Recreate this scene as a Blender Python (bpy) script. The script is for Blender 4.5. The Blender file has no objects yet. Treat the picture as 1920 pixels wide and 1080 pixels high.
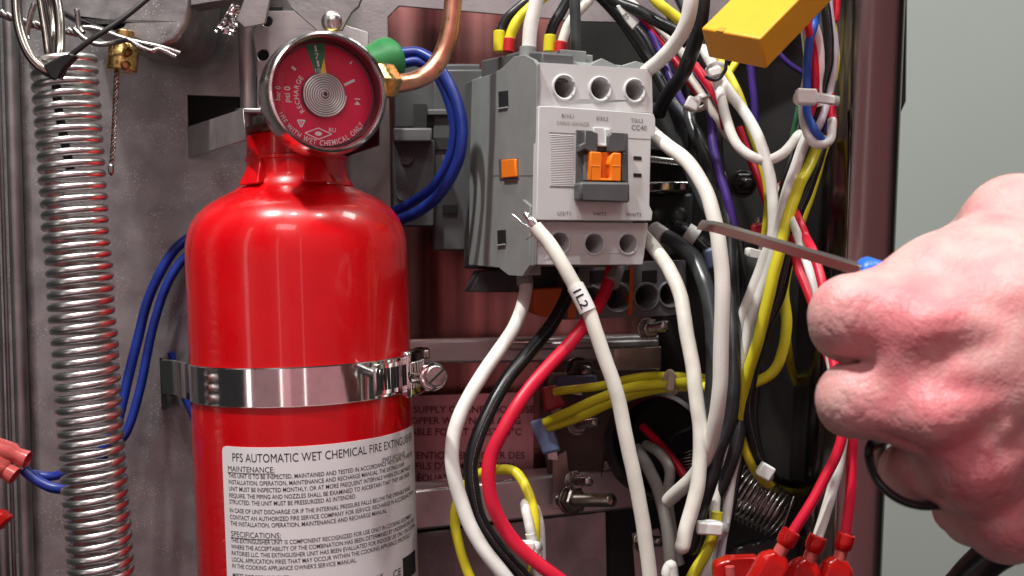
import bpy, bmesh, math, random
import numpy as np
from mathutils import Vector, Matrix, noise as mnoise
from mathutils.geometry import tessellate_polygon
random.seed(7)
scene = bpy.context.scene
COL = scene.collection
# ------------------------------------------------------------------ camera
FPX = 2000.0
PITCH = math.radians(2.0)
cam_d = bpy.data.cameras.new('camera'); cam = bpy.data.objects.new('camera', cam_d); COL.objects.link(cam)
cam_d.sensor_width = 36; cam_d.lens = FPX / 1920 * 36
cam_d.clip_start = 0.01; cam_d.clip_end = 50
cam.rotation_euler = (math.pi / 2 - PITCH, 0, 0)
cam_d.dof.use_dof = True; cam_d.dof.focus_distance = 0.475; cam_d.dof.aperture_fstop = 18
scene.camera = cam
CR = Matrix.Rotation(math.pi / 2 - PITCH, 3, 'X')
CRI = CR.inverted()
def P(px, py, d):
    return CR @ Vector(((px - 960) * d / FPX, -(py - 540) * d / FPX, -d))
def proj(v):
    c = CRI @ Vector(v); return (960 + FPX * c.x / -c.z, 540 - FPX * c.y / -c.z, -c.z)
# ------------------------------------------------------------------ world, lamps and added fills
w = bpy.data.worlds.new('World'); scene.world = w; w.use_nodes = True
bg = w.node_tree.nodes['Background']; bg.inputs[0].default_value = (0.9, 0.86, 0.86, 1); bg.inputs[1].default_value = 0.03
def lamp(name, loc, target, size, power, col, size_y=None, spread=180):
    l = bpy.data.lights.new(name, 'AREA'); l.energy = power; l.color = col
    l.shape = 'RECTANGLE'; l.size = size; l.size_y = size_y or size; l.spread = math.radians(spread)
    o = bpy.data.objects.new(name, l); COL.objects.link(o); o.location = loc
    o.rotation_euler = (Vector(target) - Vector(loc)).to_track_quat('-Z', 'Y').to_euler()
    return o
lamp('spot_lamp', (-0.48, 0.04, 1.28), (0.0, 0.5, 0), 0.06, 22, (1, 0.98, 0.94))
lamp('spot_lamp', (-0.08, -0.06, 1.34), (0.0, 0.5, 0), 0.05, 10, (1, 0.98, 0.94))
lamp('spot_lamp', (0.42, 0.00, 1.32), (0.05, 0.5, 0), 0.06, 6, (1, 0.95, 0.94))
lamp('pink_fill', (0.55, -1.0, 0.10), (0, 0.5, -0.05), 2.2, 4.5, (1, 0.42, 0.46), 1.6)  # unseen pink fill standing in for red surroundings
lamp('pink_fill', (-0.7, -0.9, -0.25), (-0.1, 0.5, -0.05), 1.3, 1.1, (1, 0.50, 0.54), 1.0)  # second pink fill, added so the left panel reflects pink
lamp('front_fill', (-0.15, -0.75, 0.95), (0.05, 0.5, 0), 0.5, 3.6, (1, 0.94, 0.93), 0.3)  # unseen fill, added to brighten fronts facing the camera
lamp('reflection_strip', (-0.75, -0.25, 0.15), (-0.08, 0.5, -0.05), 0.07, 0.45, (1, 0.97, 0.95), 0.9)  # these narrow strips are added to put streaks in the chrome reflections
lamp('reflection_strip', (-0.30, -0.80, 0.10), (-0.08, 0.5, -0.05), 0.03, 0.16, (1, 0.97, 0.95), 0.8)
lamp('reflection_strip', (0.22, -0.80, 0.10), (-0.08, 0.5, -0.05), 0.03, 0.14, (1, 0.95, 0.95), 0.8)
lamp('wall_fill', (1.2, 0.55, 1.6), (0.9, 1.7, -0.1), 0.5, 17, (0.92, 1, 0.95))  # unseen light added for the far wall alone
scene.view_settings.view_transform = 'Standard'; scene.view_settings.look = 'None'
scene.view_settings.exposure = 0.0
# ------------------------------------------------------------------ materials
MATS = {}
def mat(name, col, rough=0.4, metal=0.0, var=0.0, vscale=300, bump=0.0, bscale=900, coat=0.0, trans=0.0, sss=0.0, rvar=0.0, stretch=None, ior=1.45, speck=0.0, alpha=1.0):
    if name in MATS: return MATS[name]
    m = bpy.data.materials.new(name); m.use_nodes = True; MATS[name] = m
    N, L = m.node_tree.nodes, m.node_tree.links
    b = N['Principled BSDF']
    c = (*col, 1)
    b.inputs['Base Color'].default_value = c; b.inputs['Roughness'].default_value = rough; b.inputs['Metallic'].default_value = metal
    b.inputs['Coat Weight'].default_value = coat; b.inputs['Coat Roughness'].default_value = 0.06; b.inputs['Transmission Weight'].default_value = trans; b.inputs['IOR'].default_value = ior
    b.inputs['Alpha'].default_value = alpha
    if sss:
        b.inputs['Subsurface Weight'].default_value = sss; b.inputs['Subsurface Radius'].default_value = (1, .35, .2); b.inputs['Subsurface Scale'].default_value = 0.002
    tc = N.new('ShaderNodeTexCoord'); vec = tc.outputs['Object']
    if stretch:
        mp = N.new('ShaderNodeMapping'); mp.inputs['Scale'].default_value = stretch; L.new(vec, mp.inputs[0]); vec = mp.outputs[0]
    def nz(scale, det=4):
        n = N.new('ShaderNodeTexNoise'); n.inputs['Scale'].default_value = scale; n.inputs['Detail'].default_value = det; L.new(vec, n.inputs['Vector']); return n
    if var:
        n = nz(vscale); mx = N.new('ShaderNodeMix'); mx.data_type = 'RGBA'
        r = N.new('ShaderNodeMapRange'); r.inputs[1].default_value = .35; r.inputs[2].default_value = .65; L.new(n.outputs[0], r.inputs[0])
        L.new(r.outputs[0], mx.inputs[0])
        mx.inputs[6].default_value = (*[min(1, x * (1 + var)) for x in col], 1); mx.inputs[7].default_value = (*[x * (1 - var) for x in col], 1)
        out = mx.outputs[2]
        if speck:
            v = N.new('ShaderNodeTexVoronoi'); v.inputs['Scale'].default_value = 620; L.new(tc.outputs['Object'], v.inputs['Vector'])
            r2 = N.new('ShaderNodeMapRange'); r2.inputs[1].default_value = .12; r2.inputs[2].default_value = .27; r2.inputs[3].default_value = speck; r2.inputs[4].default_value = 0
            L.new(v.outputs['Distance'], r2.inputs[0])
            n3 = nz(60); r3 = N.new('ShaderNodeMapRange'); r3.inputs[1].default_value = .42; r3.inputs[2].default_value = .70; L.new(n3.outputs[0], r3.inputs[0])
            mm = N.new('ShaderNodeMath'); mm.operation = 'MULTIPLY'; L.new(r2.outputs[0], mm.inputs[0]); L.new(r3.outputs[0], mm.inputs[1])
            m2 = N.new('ShaderNodeMix'); m2.data_type = 'RGBA'; L.new(mm.outputs[0], m2.inputs[0]); L.new(out, m2.inputs[6]); m2.inputs[7].default_value = (.95, .92, .9, 1)
            out = m2.outputs[2]
        L.new(out, b.inputs['Base Color'])
    if rvar:
        n = nz(vscale * 1.7); r = N.new('ShaderNodeMapRange'); r.inputs[1].default_value = .3; r.inputs[2].default_value = .7
        r.inputs[3].default_value = max(0.02, rough - rvar); r.inputs[4].default_value = min(1, rough + rvar)
        L.new(n.outputs[0], r.inputs[0]); L.new(r.outputs[0], b.inputs['Roughness'])
    if bump:
        n = nz(bscale); bp = N.new('ShaderNodeBump'); bp.inputs['Strength'].default_value = bump; bp.inputs['Distance'].default_value = 0.0006
        L.new(n.outputs[0], bp.inputs['Height']); L.new(bp.outputs[0], b.inputs['Normal'])
    return m
def printed(name, col, ink, rough=0.4, density=0.5):
    """insulation with a line of small print running along it (uv: metres along, turns round)"""
    m = mat(name, col, rough)
    N, L = m.node_tree.nodes, m.node_tree.links; b = N['Principled BSDF']
    tc = N.new('ShaderNodeTexCoord'); sp = N.new('ShaderNodeSeparateXYZ'); L.new(tc.outputs['UV'], sp.inputs[0])
    def math_(op, a, v, v2=None):
        x = N.new('ShaderNodeMath'); x.operation = op
        for i, q in enumerate((a, v, v2)):
            if q is None: continue
            if isinstance(q, (int, float)): x.inputs[i].default_value = q
            else: L.new(q, x.inputs[i])
        return x.outputs[0]
    band = math_('LESS_THAN', math_('ABSOLUTE', math_('SUBTRACT', sp.outputs[1], .40), 0), .035)
    cb = N.new('ShaderNodeCombineXYZ'); L.new(math_('MULTIPLY', sp.outputs[0], 1.0), cb.inputs[0]); L.new(math_('MULTIPLY', sp.outputs[1], .016), cb.inputs[1])
    n = N.new('ShaderNodeTexNoise'); n.inputs['Scale'].default_value = 1500; n.inputs['Detail'].default_value = 0; L.new(cb.outputs[0], n.inputs['Vector'])
    let = math_('GREATER_THAN', n.outputs[0], density)
    mx = N.new('ShaderNodeMix'); mx.data_type = 'RGBA'; L.new(math_('MULTIPLY', band, let), mx.inputs[0])
    mx.inputs[6].default_value = (*col, 1); mx.inputs[7].default_value = (*ink, 1); L.new(mx.outputs[2], b.inputs['Base Color'])
    return m
GALV = mat('galvanised', (.31, .30, .30), .42, .9, .16, 70, .12, 900, rvar=.10, speck=.8)
GALVD = mat('galvanised_plain', (.27, .26, .26), .42, .9, .12, 45, .2, 500, rvar=.08)
PLATE = mat('sheet_steel', (.30, .28, .28), .40, .85, .10, 40, .12, 700, rvar=.08)
BACK = mat('reflection_streaked_back', (.33, .155, .145), .22, .95, .75, 38, .25, 60, rvar=.08, stretch=(1, 1, .02))  # red tint and vertical streaks paint in reflections of red surroundings
STAIN = mat('stainless', (.22, .185, .175), .22, 1, .08, 60, rvar=.05, stretch=(1, 1, .05))
CHROME = mat('chrome', (.78, .77, .76), .09, 1, .05, 200)
SPRING = mat('spring_steel', (.72, .72, .70), .30, 1, .06, 120)
STEEL = mat('steel', (.44, .42, .40), .28, 1, .10, 200, rvar=.06)
DSTEEL = mat('dark_steel', (.34, .30, .27), .24, 1, .2, 120)
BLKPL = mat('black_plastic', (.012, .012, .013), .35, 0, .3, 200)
SHADEP = mat('shaded_panel', (.013, .012, .011), .5, .2, .3, 40, .1, 300)  # near-black colour carries the shade of the deep interior
RED = mat('red_paint', (.62, .0012, .005), .30, 0, .04, 40, .035, 160, coat=.45, rvar=.08)
REDNECK = RED
WHITEP = mat('label_paper', (.74, .73, .74), .34, 0, .03, 60)
INK = mat('ink', (.015, .015, .02), .5)
INKG = mat('ink_grey', (.19, .18, .19), .6)
INKW = mat('ink_white', (.80, .76, .76), .5)
INKR = mat('ink_red', (.14, .008, .02), .5)
DIAL = mat('dial_red', (.72, .008, .062), .4, 0, .05, 80)
DGREEN = mat('dial_green', (.02, .23, .09), .4)
DYEL = mat('needle_yellow', (.75, .52, .06), .4)
BRASS = mat('brass', (.62, .42, .16), .28, 1, .2, 250, .12, 500, rvar=.12)
COPPER = mat('copper', (.82, .40, .26), .34, 1, .10, 120, rvar=.08)
GREEN = mat('green_plastic', (.03, .20, .06), .42, 0, .15, 120)
LGREY = mat('light_grey_plastic', (.57, .58, .575), .45, 0, .03, 80, .04, 2500)
MGREY = mat('mid_grey_plastic', (.225, .240, .235), .5, 0, .06, 80, .05, 2500)
DGREY = mat('dark_grey_plastic', (.085, .087, .089), .48, 0, .08, 80, .05, 2500)
VDGREY = mat('charcoal_plastic', (.035, .036, .037), .42, 0, .15, 90, .05, 2000)
HOLE = mat('hole_dark', (.01, .01, .01), .6)  # near-black put in for the shade inside holes, slots and seams
ORANGE = mat('orange_plastic', (.88, .21, .008), .40, 0, .04, 150, sss=.1)
DORANGE = mat('deep_orange_plastic', (.55, .10, .015), .45, 0, .1, 150)
YELLOWB = mat('relay_yellow', (.82, .40, .022), .42, 0, .03, 120, .04, 1500)
CWHITE = mat('insulation_white', (.74, .73, .69), .42, 0, .09, 70, .04, 400, rvar=.08)
CCREAM = printed('insulation_cream', (.72, .70, .64), (.08, .08, .08), .42, .60)
CWARM = mat('insulation_warm_white', (.70, .68, .61), .42, 0, .12, 70, .04, 400, rvar=.08)
CBLACK = printed('insulation_black', (.014, .014, .015), (.55, .55, .55), .32, .53)
CBLK = mat('insulation_plain_black', (.016, .016, .018), .30, 0, .2, 100)
CGREYB = mat('insulation_charcoal', (.045, .05, .052), .28, 0, .2, 100)
CRED = mat('insulation_red', (.60, .008, .035), .38, 0, .06, 100)
CBLUE = mat('insulation_blue', (.010, .028, .22), .35, 0, .12, 100)
CBLUE2 = mat('insulation_bright_blue', (.03, .10, .48), .38, 0, .1, 100)
CYEL = printed('insulation_yellow', (.72, .66, .03), (.12, .11, .02), .38, .58)
CYEL2 = mat('insulation_plain_yellow', (.74, .64, .03), .38, 0, .06, 100)
CPUR = mat('insulation_purple', (.055, .025, .19), .35, 0, .1, 100)
CGRN = mat('insulation_green', (.02, .12, .05), .4)
NYLON = mat('nylon', (.72, .72, .70), .35, 0, .04, 200, sss=.3)
CONN = mat('connector_red', (.60, .012, .010), .20, 0, .12, 200, trans=.35, sss=.0, ior=1.4)
CONNP = mat('connector_pink', (.72, .13, .12), .25, 0, .1, 200, trans=.35, ior=1.4)
TERMR = mat('terminal_red', (.40, .02, .03), .35, 0, .1, 200)
TERMB = mat('terminal_blue', (.20, .30, .52), .35, 0, .1, 200)
YSLV = mat('yellow_sleeve', (.68, .60, .02), .4)
RSLV = mat('red_sleeve', (.50, .015, .02), .4)
BOARD = mat('brown_board', (.10, .062, .048), .5, .1, .15, 50)
HANDLE = mat('handle_blue', (.02, .14, .62), .35)
GLASS = mat('gauge_glass', (1, 1, 1), .03, 0, trans=1.0, ior=1.2)
WALLM = mat('wall_paint', (.40, .43, .40), .9, 0, .02, 3)
STICK = mat('foil_sticker', (.60, .27, .30), .34, .5, .22, 40, .3, 60, stretch=(1, 1, .15))
# ------------------------------------------------------------------ mesh builder
class MB:
    def __init__(s): s.v = []; s.f = []; s.uv = []
    def add(s, vs, fs, M=None, uvs=None):
        o = len(s.v)
        s.v += [tuple(M @ Vector(p)) if M is not None else tuple(p) for p in vs]
        s.f += [tuple(i + o for i in f) for f in fs]
        s.uv += uvs if uvs else [(0, 0)] * len(vs)
        return s
    def box(s, x0, x1, y0, y1, z0, z1, M=None):
        vs = [(x, y, z) for x in (x0, x1) for y in (y0, y1) for z in (z0, z1)]
        return s.add(vs, [(0, 1, 3, 2), (4, 6, 7, 5), (0, 4, 5, 1), (2, 3, 7, 6), (0, 2, 6, 4), (1, 5, 7, 3)], M)
    def hexa(s, q0, q1):
        """solid between two quads of 3-D points"""
        return s.add(list(q0) + list(q1), [(3, 2, 1, 0), (4, 5, 6, 7), (0, 1, 5, 4), (1, 2, 6, 5), (2, 3, 7, 6), (3, 0, 4, 7)])
    def slab(s, loops, off):
        """plate: outline (+holes) as 3-D points, thickened by the vector off"""
        tri = tessellate_polygon([[Vector(p) for p in l] for l in loops])
        pts = [Vector(p) for l in loops for p in l]; n = len(pts); off = Vector(off)
        fs = [tuple(t) for t in tri] + [tuple(i + n for i in reversed(t)) for t in tri]
        k = 0
        for l in loops:
            m = len(l); fs += [(k + i, k + (i + 1) % m, k + (i + 1) % m + n, k + i + n) for i in range(m)]; k += m
        return s.add(pts + [p + off for p in pts], fs)
    def lathe(s, prof, M=None, seg=48, a0=0, a1=2 * math.pi, caps=True):
        """profile (r, z) about local z"""
        full = abs(a1 - a0 - 2 * math.pi) < 1e-6; n = seg if full else seg + 1
        vs = []; fs = []
        for r, z in prof:
            for i in range(n):
                a = a0 + (a1 - a0) * i / seg; vs.append((r * math.cos(a), r * math.sin(a), z))
        for j in range(len(prof) - 1):
            for i in range(n if full else seg):
                i2 = (i + 1) % n; fs.append((j * n + i, j * n + i2, (j + 1) * n + i2, (j + 1) * n + i))
        if full and caps:
            if prof[0][0] > 1e-7: fs.append(tuple(reversed(range(n))))
            if prof[-1][0] > 1e-7: fs.append(tuple(range((len(prof) - 1) * n, len(prof) * n)))
        return s.add(vs, fs, M)
    def tube(s, pts, r, seg=14, closed=False, cap=True, flat=1.0, up=None):
        """sweep; r may be a list"""
        pts = [Vector(p) for p in pts]; n = len(pts)
        rs = r if isinstance(r, (list, tuple)) else [r] * n
        T = []
        for i in range(n):
            a = pts[(i - 1) % n] if closed or i > 0 else pts[0]; b = pts[(i + 1) % n] if closed or i < n - 1 else pts[-1]
            t = (b - a); T.append(t.normalized() if t.length > 1e-12 else Vector((0, 0, 1)))
        u = up or (Vector((0, -1, 0.01)) if abs(T[0].y) < .9 else Vector((1, 0, 0)))
        u = Vector(u); u = (u - T[0] * u.dot(T[0])).normalized()
        vs = []; fs = []; uv = []; d = 0
        for i in range(n):
            if i: d += (pts[i] - pts[i - 1]).length
            u = (u - T[i] * u.dot(T[i])).normalized(); v = T[i].cross(u)
            for k in range(seg):
                a = 2 * math.pi * k / seg
                vs.append(pts[i] + (u * math.cos(a) * flat + v * math.sin(a)) * rs[i]); uv.append((d, k / seg))
        m = n if closed else n - 1
        for i in range(m):
            j = (i + 1) % n
            for k in range(seg):
                k2 = (k + 1) % seg; fs.append((i * seg + k, i * seg + k2, j * seg + k2, j * seg + k))
        if cap and not closed:
            fs.append(tuple(reversed(range(seg)))); fs.append(tuple(range((n - 1) * seg, n * seg)))
        return s.add(vs, fs, None, uv)
    def ball(s, c, r, M=None, seg=20, sc=(1, 1, 1)):
        h = seg // 2
        prof = [(r * math.sin(math.pi * j / h), -r * math.cos(math.pi * j / h)) for j in range(h + 1)]
        prof[0] = (1e-8, -r); prof[-1] = (1e-8, r)
        T = Matrix.Translation(c) @ Matrix.Diagonal((*sc, 1))
        return s.lathe(prof, (M @ T) if M is not None else T, seg, caps=False)
    def build(s, name, m, parent=None, bev=0, angle=35, seg=2):
        me = bpy.data.meshes.new(name); me.from_pydata(s.v, [], s.f); 
        ul = me.uv_layers.new(name='UVMap')
        li = np.empty(len(me.loops), np.int32); me.loops.foreach_get('vertex_index', li)
        ul.data.foreach_set('uv', np.array(s.uv, np.float32)[li].ravel())
        bm = bmesh.new(); bm.from_mesh(me); bmesh.ops.recalc_face_normals(bm, faces=bm.faces); bm.to_mesh(me); bm.free()
        me.polygons.foreach_set('use_smooth', [True] * len(me.polygons)); me.set_sharp_from_angle(angle=math.radians(angle))
        me.materials.append(m)
        o = bpy.data.objects.new(name, me); COL.objects.link(o)
        if parent: o.parent = parent; o.matrix_parent_inverse = parent.matrix_world.inverted()
        if bev:
            b = o.modifiers.new('bevel', 'BEVEL'); b.width = bev; b.segments = seg; b.limit_method = 'ANGLE'; b.angle_limit = math.radians(40); b.harden_normals = False
        return o
def tag(o, label, cat, group=None):
    o['label'] = label; o['category'] = cat
    if group: o['group'] = group
    return o
def thing(name, loc, label, cat, group=None):
    o = bpy.data.objects.new(name, None); COL.objects.link(o); o.location = loc; o.empty_display_size = .01
    bpy.context.view_layer.update()
    return tag(o, label, cat, group)
def spline(pts, n=10, closed=False):
    """Catmull-Rom (centripetal-ish) through 3-D points"""
    p = [Vector(q) for q in pts]; out = []; N_ = len(p)
    rng = range(N_ if closed else N_ - 1)
    for i in rng:
        if closed: a, b, c, d = p[(i - 1) % N_], p[i], p[(i + 1) % N_], p[(i + 2) % N_]
        else:
            b, c = p[i], p[i + 1]; a = p[i - 1] if i else b * 2 - c; d = p[i + 2] if i + 2 < N_ else c * 2 - b
        for k in range(n):
            t = k / n; t2 = t * t; t3 = t2 * t
            out.append(.5 * ((2 * b) + (c - a) * t + (2 * a - 5 * b + 4 * c - d) * t2 + (3 * b - a - 3 * c + d) * t3))
    if not closed: out.append(p[-1])
    return out
def px3(pts, d0=None):
    """(px, py[, depth]) list -> 3-D, filling missing depths with the last one given"""
    out = []; d = d0
    for q in pts:
        if len(q) > 2: d = q[2]
        out.append(P(q[0], q[1], d))
    return out
def rpx(r, d): return r * d / FPX
def wire(pts, r, m, label, name='wire', cat='wire', group=None, parent=None, seg=14, round_end=False, n=10, flat=1.0):
    p = spline(px3(pts), n); d = sum(q[2] for q in pts if len(q) > 2) / sum(1 for q in pts if len(q) > 2)
    R = rpx(r, d); sd_ = pts[0][0] * .37 + pts[0][1] * .11
    # hand-bent cable is never a perfect curve: small wander and slight changes of girth
    nv_ = lambda k, i: mnoise.noise(Vector((sd_ + 17 * k, i * .09, k * 3.1))) * 1.0 + .25 * mnoise.noise(Vector((sd_ + 31 * k, i * .22, 7)))
    p = [q + Vector((nv_(0, i), nv_(1, i), nv_(2, i))) * R * (.22 if 0 < i < len(p) - 1 else 0) for i, q in enumerate(p)]
    rs = [R * (1 + .025 * mnoise.noise(Vector((sd_, i * .15, 2)))) for i in range(len(p))]
    if round_end:
        t = (p[-1] - p[-2]).normalized()
        for k in (.35, .7, .92, 1.0):
            p.append(p[len(rs) - 1] + t * R * k); 
        rs = rs + [R * .93, R * .70, R * .38, R * .05]
        base = p[len(p) - 5]
        for i, k in enumerate((.35, .7, .92, 1.0)): p[len(p) - 4 + i] = base + t * R * k
    o = MB().tube(p, rs, seg, flat=flat).build(name, m, parent, angle=60)
    if not parent: tag(o, label, cat, group)
    return o
BOLD = [0.0]
def text_geo(s, size=1.0):
    cu = bpy.data.curves.new('t', 'FONT'); cu.body = s; cu.size = size; cu.resolution_u = 3; cu.fill_mode = 'FRONT'; cu.offset = BOLD[0]
    ob = bpy.data.objects.new('t', cu); COL.objects.link(ob)
    dg = bpy.context.evaluated_depsgraph_get()
    me = bpy.data.meshes.new_from_object(ob.evaluated_get(dg))
    vs = [v.co.copy() for v in me.vertices]; fs = [tuple(p.vertices) for p in me.polygons]
    bpy.data.objects.remove(ob); bpy.data.curves.remove(cu); bpy.data.meshes.remove(me)
    return vs, fs
CAPH = .729
def text_on(mb, s, fn, h, width=None, prefix=None, align='L', sx=1.0, fine=0):
    """letters of cap height h; fn(x, y) -> 3-D. width (with prefix): arc length the prefix has to span"""
    vs, fs = text_geo(s); k = h / CAPH; kx = k * sx
    if fine:      # extra points so that letters can follow a tight round
        me = bpy.data.meshes.new('t'); me.from_pydata(vs, [], fs); bm = bmesh.new(); bm.from_mesh(me)
        bmesh.ops.triangulate(bm, faces=bm.faces); bmesh.ops.subdivide_edges(bm, edges=bm.edges, cuts=fine, use_grid_fill=True); bm.verts.index_update()
        vs = [v.co.copy() for v in bm.verts]; fs = [tuple(v.index for v in f.verts) for f in bm.faces]; bm.free(); bpy.data.meshes.remove(me)
    if width:
        wv, _ = text_geo(prefix or s); kx = width / max(v.x for v in wv)
    W = max(v.x for v in vs) * kx; o = {'L': 0, 'C': -W / 2, 'R': -W}[align]
    mb.add([fn(v.x * kx + o, v.y * k) for v in vs], fs)
class Frame:
    """a flat frame: x right, z up, y into the thing"""
    def __init__(s, o, yaw=0, pitch=0, roll=0):
        s.R = Matrix.Rotation(math.radians(yaw), 3, 'Z') @ Matrix.Rotation(math.radians(pitch), 3, 'X') @ Matrix.Rotation(math.radians(roll), 3, 'Y')
        s.o = Vector(o); s.M = Matrix.Translation(s.o) @ s.R.to_4x4(); s.RI = s.R.inverted()
    def hit(s, px, py, y=0.0, axis=1):
        """where the ray of a pixel meets the local plane axis = y"""
        d = s.RI @ P(px, py, 1.0); c = s.RI @ (-s.o); t = (y - c[axis]) / d[axis]; return c + d * t
    def w(s, x, y, z): return s.M @ Vector((x, y, z))
def circ(cx, cz, r, y, n=28, a0=0, a1=360): return [(cx + r * math.cos(math.radians(a0 + (a1 - a0) * i / n)), y, cz + r * math.sin(math.radians(a0 + (a1 - a0) * i / n))) for i in range(n)]

# ================================================================== SETTING
def wall():
    mb = MB(); mb.box(-3, 5, 1.75, 1.85, -2.5, 3)
    o = mb.build('wall', WALLM); o['kind'] = 'structure'; return o
wall()

# ================================================================== CABINET
cab = thing('appliance_cabinet', P(900, 1300, .66), 'open galvanised steel appliance cabinet with a stainless corner post and folded brackets inside', 'cabinet')
def plate(name, m, pts, d, thick=.0012, holes=(), bev=.0003, parent=cab, tilt=0.0):
    """sheet at depth d (or per-point depths) with real thickness, facing the viewer"""
    L = [px3(pts, d)] + [px3([(cx + r * math.cos(a / 24 * 6.2832), cy + r * math.sin(a / 24 * 6.2832)) for a in range(24)], d) if not isinstance(cx, (list, tuple)) else px3([cx, cy, r, h4], d) for (cx, cy, r, *h4_) in holes for h4 in [h4_[0] if h4_ else None]]
    return MB().slab(L, CR @ Vector((0, 0, -thick))).build(name, m, parent, bev)
# left sheet with its slot
plate('side_panel', GALV, [(-260, -120), (640, -120), (640, 1240), (-260, 1240)], .570, .0015, [((351, 178), (452, 182), (452, 214), (352, 247))])
plate('slot_shade_sheet', HOLE, [(330, 150), (470, 150), (470, 270), (330, 270)], .590)  # dark sheet painting in the shade behind the slot
# rolled left edge of the sheet
for x0, r, dd in ((-12, 9, .556), (6, 4, .562), (30, 13, .566)):
    MB().tube([P(x0 - 16, -120, dd), P(x0 + 4, 540, dd), P(x0 + 26, 1240, dd)], rpx(r, dd), 16).build('edge_fold', GALVD, cab)
# top-left boss of folded sheet
q = [(60, -80), (362, -80), (358, 8), (351, 44), (330, 76), (300, 90), (262, 84), (205, 66), (150, 46), (100, 20)]
MB().slab([px3(q, .505)], CR @ Vector((0, 0, -.05))).build('top_channel', GALV, cab, .009, seg=5)
MB().slab([px3([(356, 10), (470, -8), (470, -620), (100, -620), (100, -75), (356, -75)], .50)], CR @ Vector((0, 0, -.012))).build('shading_header_flange', GALVD, cab, .0006)  # carried far up out of view to shade the side panel
plate('bracket_tongue', PLATE, [(472, -40), (512, -40), (504, 10), (497, 43), (458, 51), (443, 37)], .488, .002)
PLATE2 = mat('bright_sheet', (.50, .46, .46), .42, .85, .08, 40, .08, 700, rvar=.08)
plate('hole_plate', PLATE2, [(474, 60), (497, 20), (560, 20), (690, 60), (690, 260), (482, 260), (482, 150)], .548, .002, [(501, 40, 10), (493, 103, 11)])
plate('hole_shade_sheet', HOLE, [(480, 12), (530, 12), (530, 130), (480, 130)], .556)  # dark sheet painting in the shade behind the two holes
plate('gusset', GALVD, [(505, -50), (700, -60), (672, 12), (660, 22), (641, 56), (600, 60), (584, 48), (545, 14)], .497, .0025)
MB().ball((0, 0, 0), rpx(20, .495), Matrix.Translation(P(622, 40, .497)) @ CR.to_4x4(), 24, (1, 1, .45)).build('rivet', STEEL, cab)
MB().tube([P(461, 40, .553), P(464, 140, .553), P(468, 262, .553)], rpx(15, .553), 24).build('rolled_corner', PLATE2, cab)
# crumpled foil tape
mb = MB(); pl = []
nx, ny = 9, 16
for j in range(ny + 1):
    for i in range(nx + 1):
        u, v = i / nx, j / ny
        x = 437 + (402 - 437) * v + u * (16 + 22 * v); y = 4 + 54 * v + u * 9
        pl.append(P(x, y, .493 + .0016 * mnoise.noise(Vector((x * .21, y * .21, 3)))))
fs = [(j * (nx + 1) + i, j * (nx + 1) + i + 1, (j + 1) * (nx + 1) + i + 1, (j + 1) * (nx + 1) + i) for j in range(ny) for i in range(nx)]
off = CR @ Vector((0, 0, -.0012)); n_ = len(pl)
mb.add(pl + [p + off for p in pl], fs + [tuple(k + n_ for k in reversed(f)) for f in fs]); mb.build('foil_tape', CHROME, cab, angle=18)
# tongue bracket that carries the neck
Tn = CR @ Vector((0, 0, -.0016))
MB().slab([[P(351, 238, .568), P(456, 203, .466), P(461, 262, .466), P(353, 297, .568)]], Tn).build('bracket_wing', PLATE2, cab, .0004)  # lighter sheet colour paints in the light on the wing's front
sh = [P(456, 202.5, .466), P(714, 205, .470), P(690, 203, .56), P(440, 203, .57)]
MB().hexa(sh, [p - Vector((0, 0, .0022)) for p in sh]).build('bracket_shelf', GALVD, cab, .0006)
MB().slab([[P(690, 208, .505), P(712, 214, .478), P(711, 272, .478), P(640, 296, .505), P(640, 240, .505)]], CR @ Vector((0, 0, -.002))).build('bracket_cheek', mat('cheek_steel', (.10, .07, .075), .4, .6, .2, 60), cab, .0005)
# plate with the window, behind the controls
plate('window_plate', PLATE, [(600, -90), (1500, -90), (1500, 62), (1345, 46), (1090, 40), (870, 21), (748, 11), (727, 32), (731, 240), (744, 1240), (600, 1240)], .604, .0018)
plate('back_panel', BACK, [(560, -200), (1290, -200), (1290, 1300), (560, 1300)], .690, .002)
plate('shaded_inner_panel', SHADEP, [(1072, -200, .66), (1640, -200, .61), (1600, 1300, .61), (1235, 1300, .65), (1235, 262, .65), (1072, 250, .66)], .66, .002)  # dark sheet painting in the unlit depth right of the back panel
def rail(name, top, bot, d, depth, m=PLATE2):
    """folded rail: (x0, y0, x1, y1) edges"""
    a = [P(top[0], top[1], d), P(top[2], top[3], d + .03), P(bot[2], bot[3], d + .03), P(bot[0], bot[1], d)]
    o = CR @ Vector((0, 0, -depth)); return MB().hexa(a, [p + o for p in a]).build(name, m, cab, .0015)
rail('upper_rail', (700, 640, 1236, 628), (700, 683, 1236, 676), .625, .02)
rail('upper_rail_lip', (955, 642, 1236, 636), (955, 658, 1236, 652), .608, .012)
rail('lower_rail', (690, 930, 1210, 872), (690, 1004, 1210, 952), .60, .03)
plate('lower_bracket', GALVD, [(700, 1010), (1136, 960), (1140, 1200), (700, 1200)], .655, .002)
plate('lower_leg', PLATE, [(1185, 1000), (1235, 990), (1300, 1200), (1200, 1200)], .62, .002)
plate('opening_shade_sheet', HOLE, [(1136, 950), (1250, 930), (1250, 1200), (1136, 1200)], .67)  # dark sheet painting in the shade of the lower opening
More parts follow.
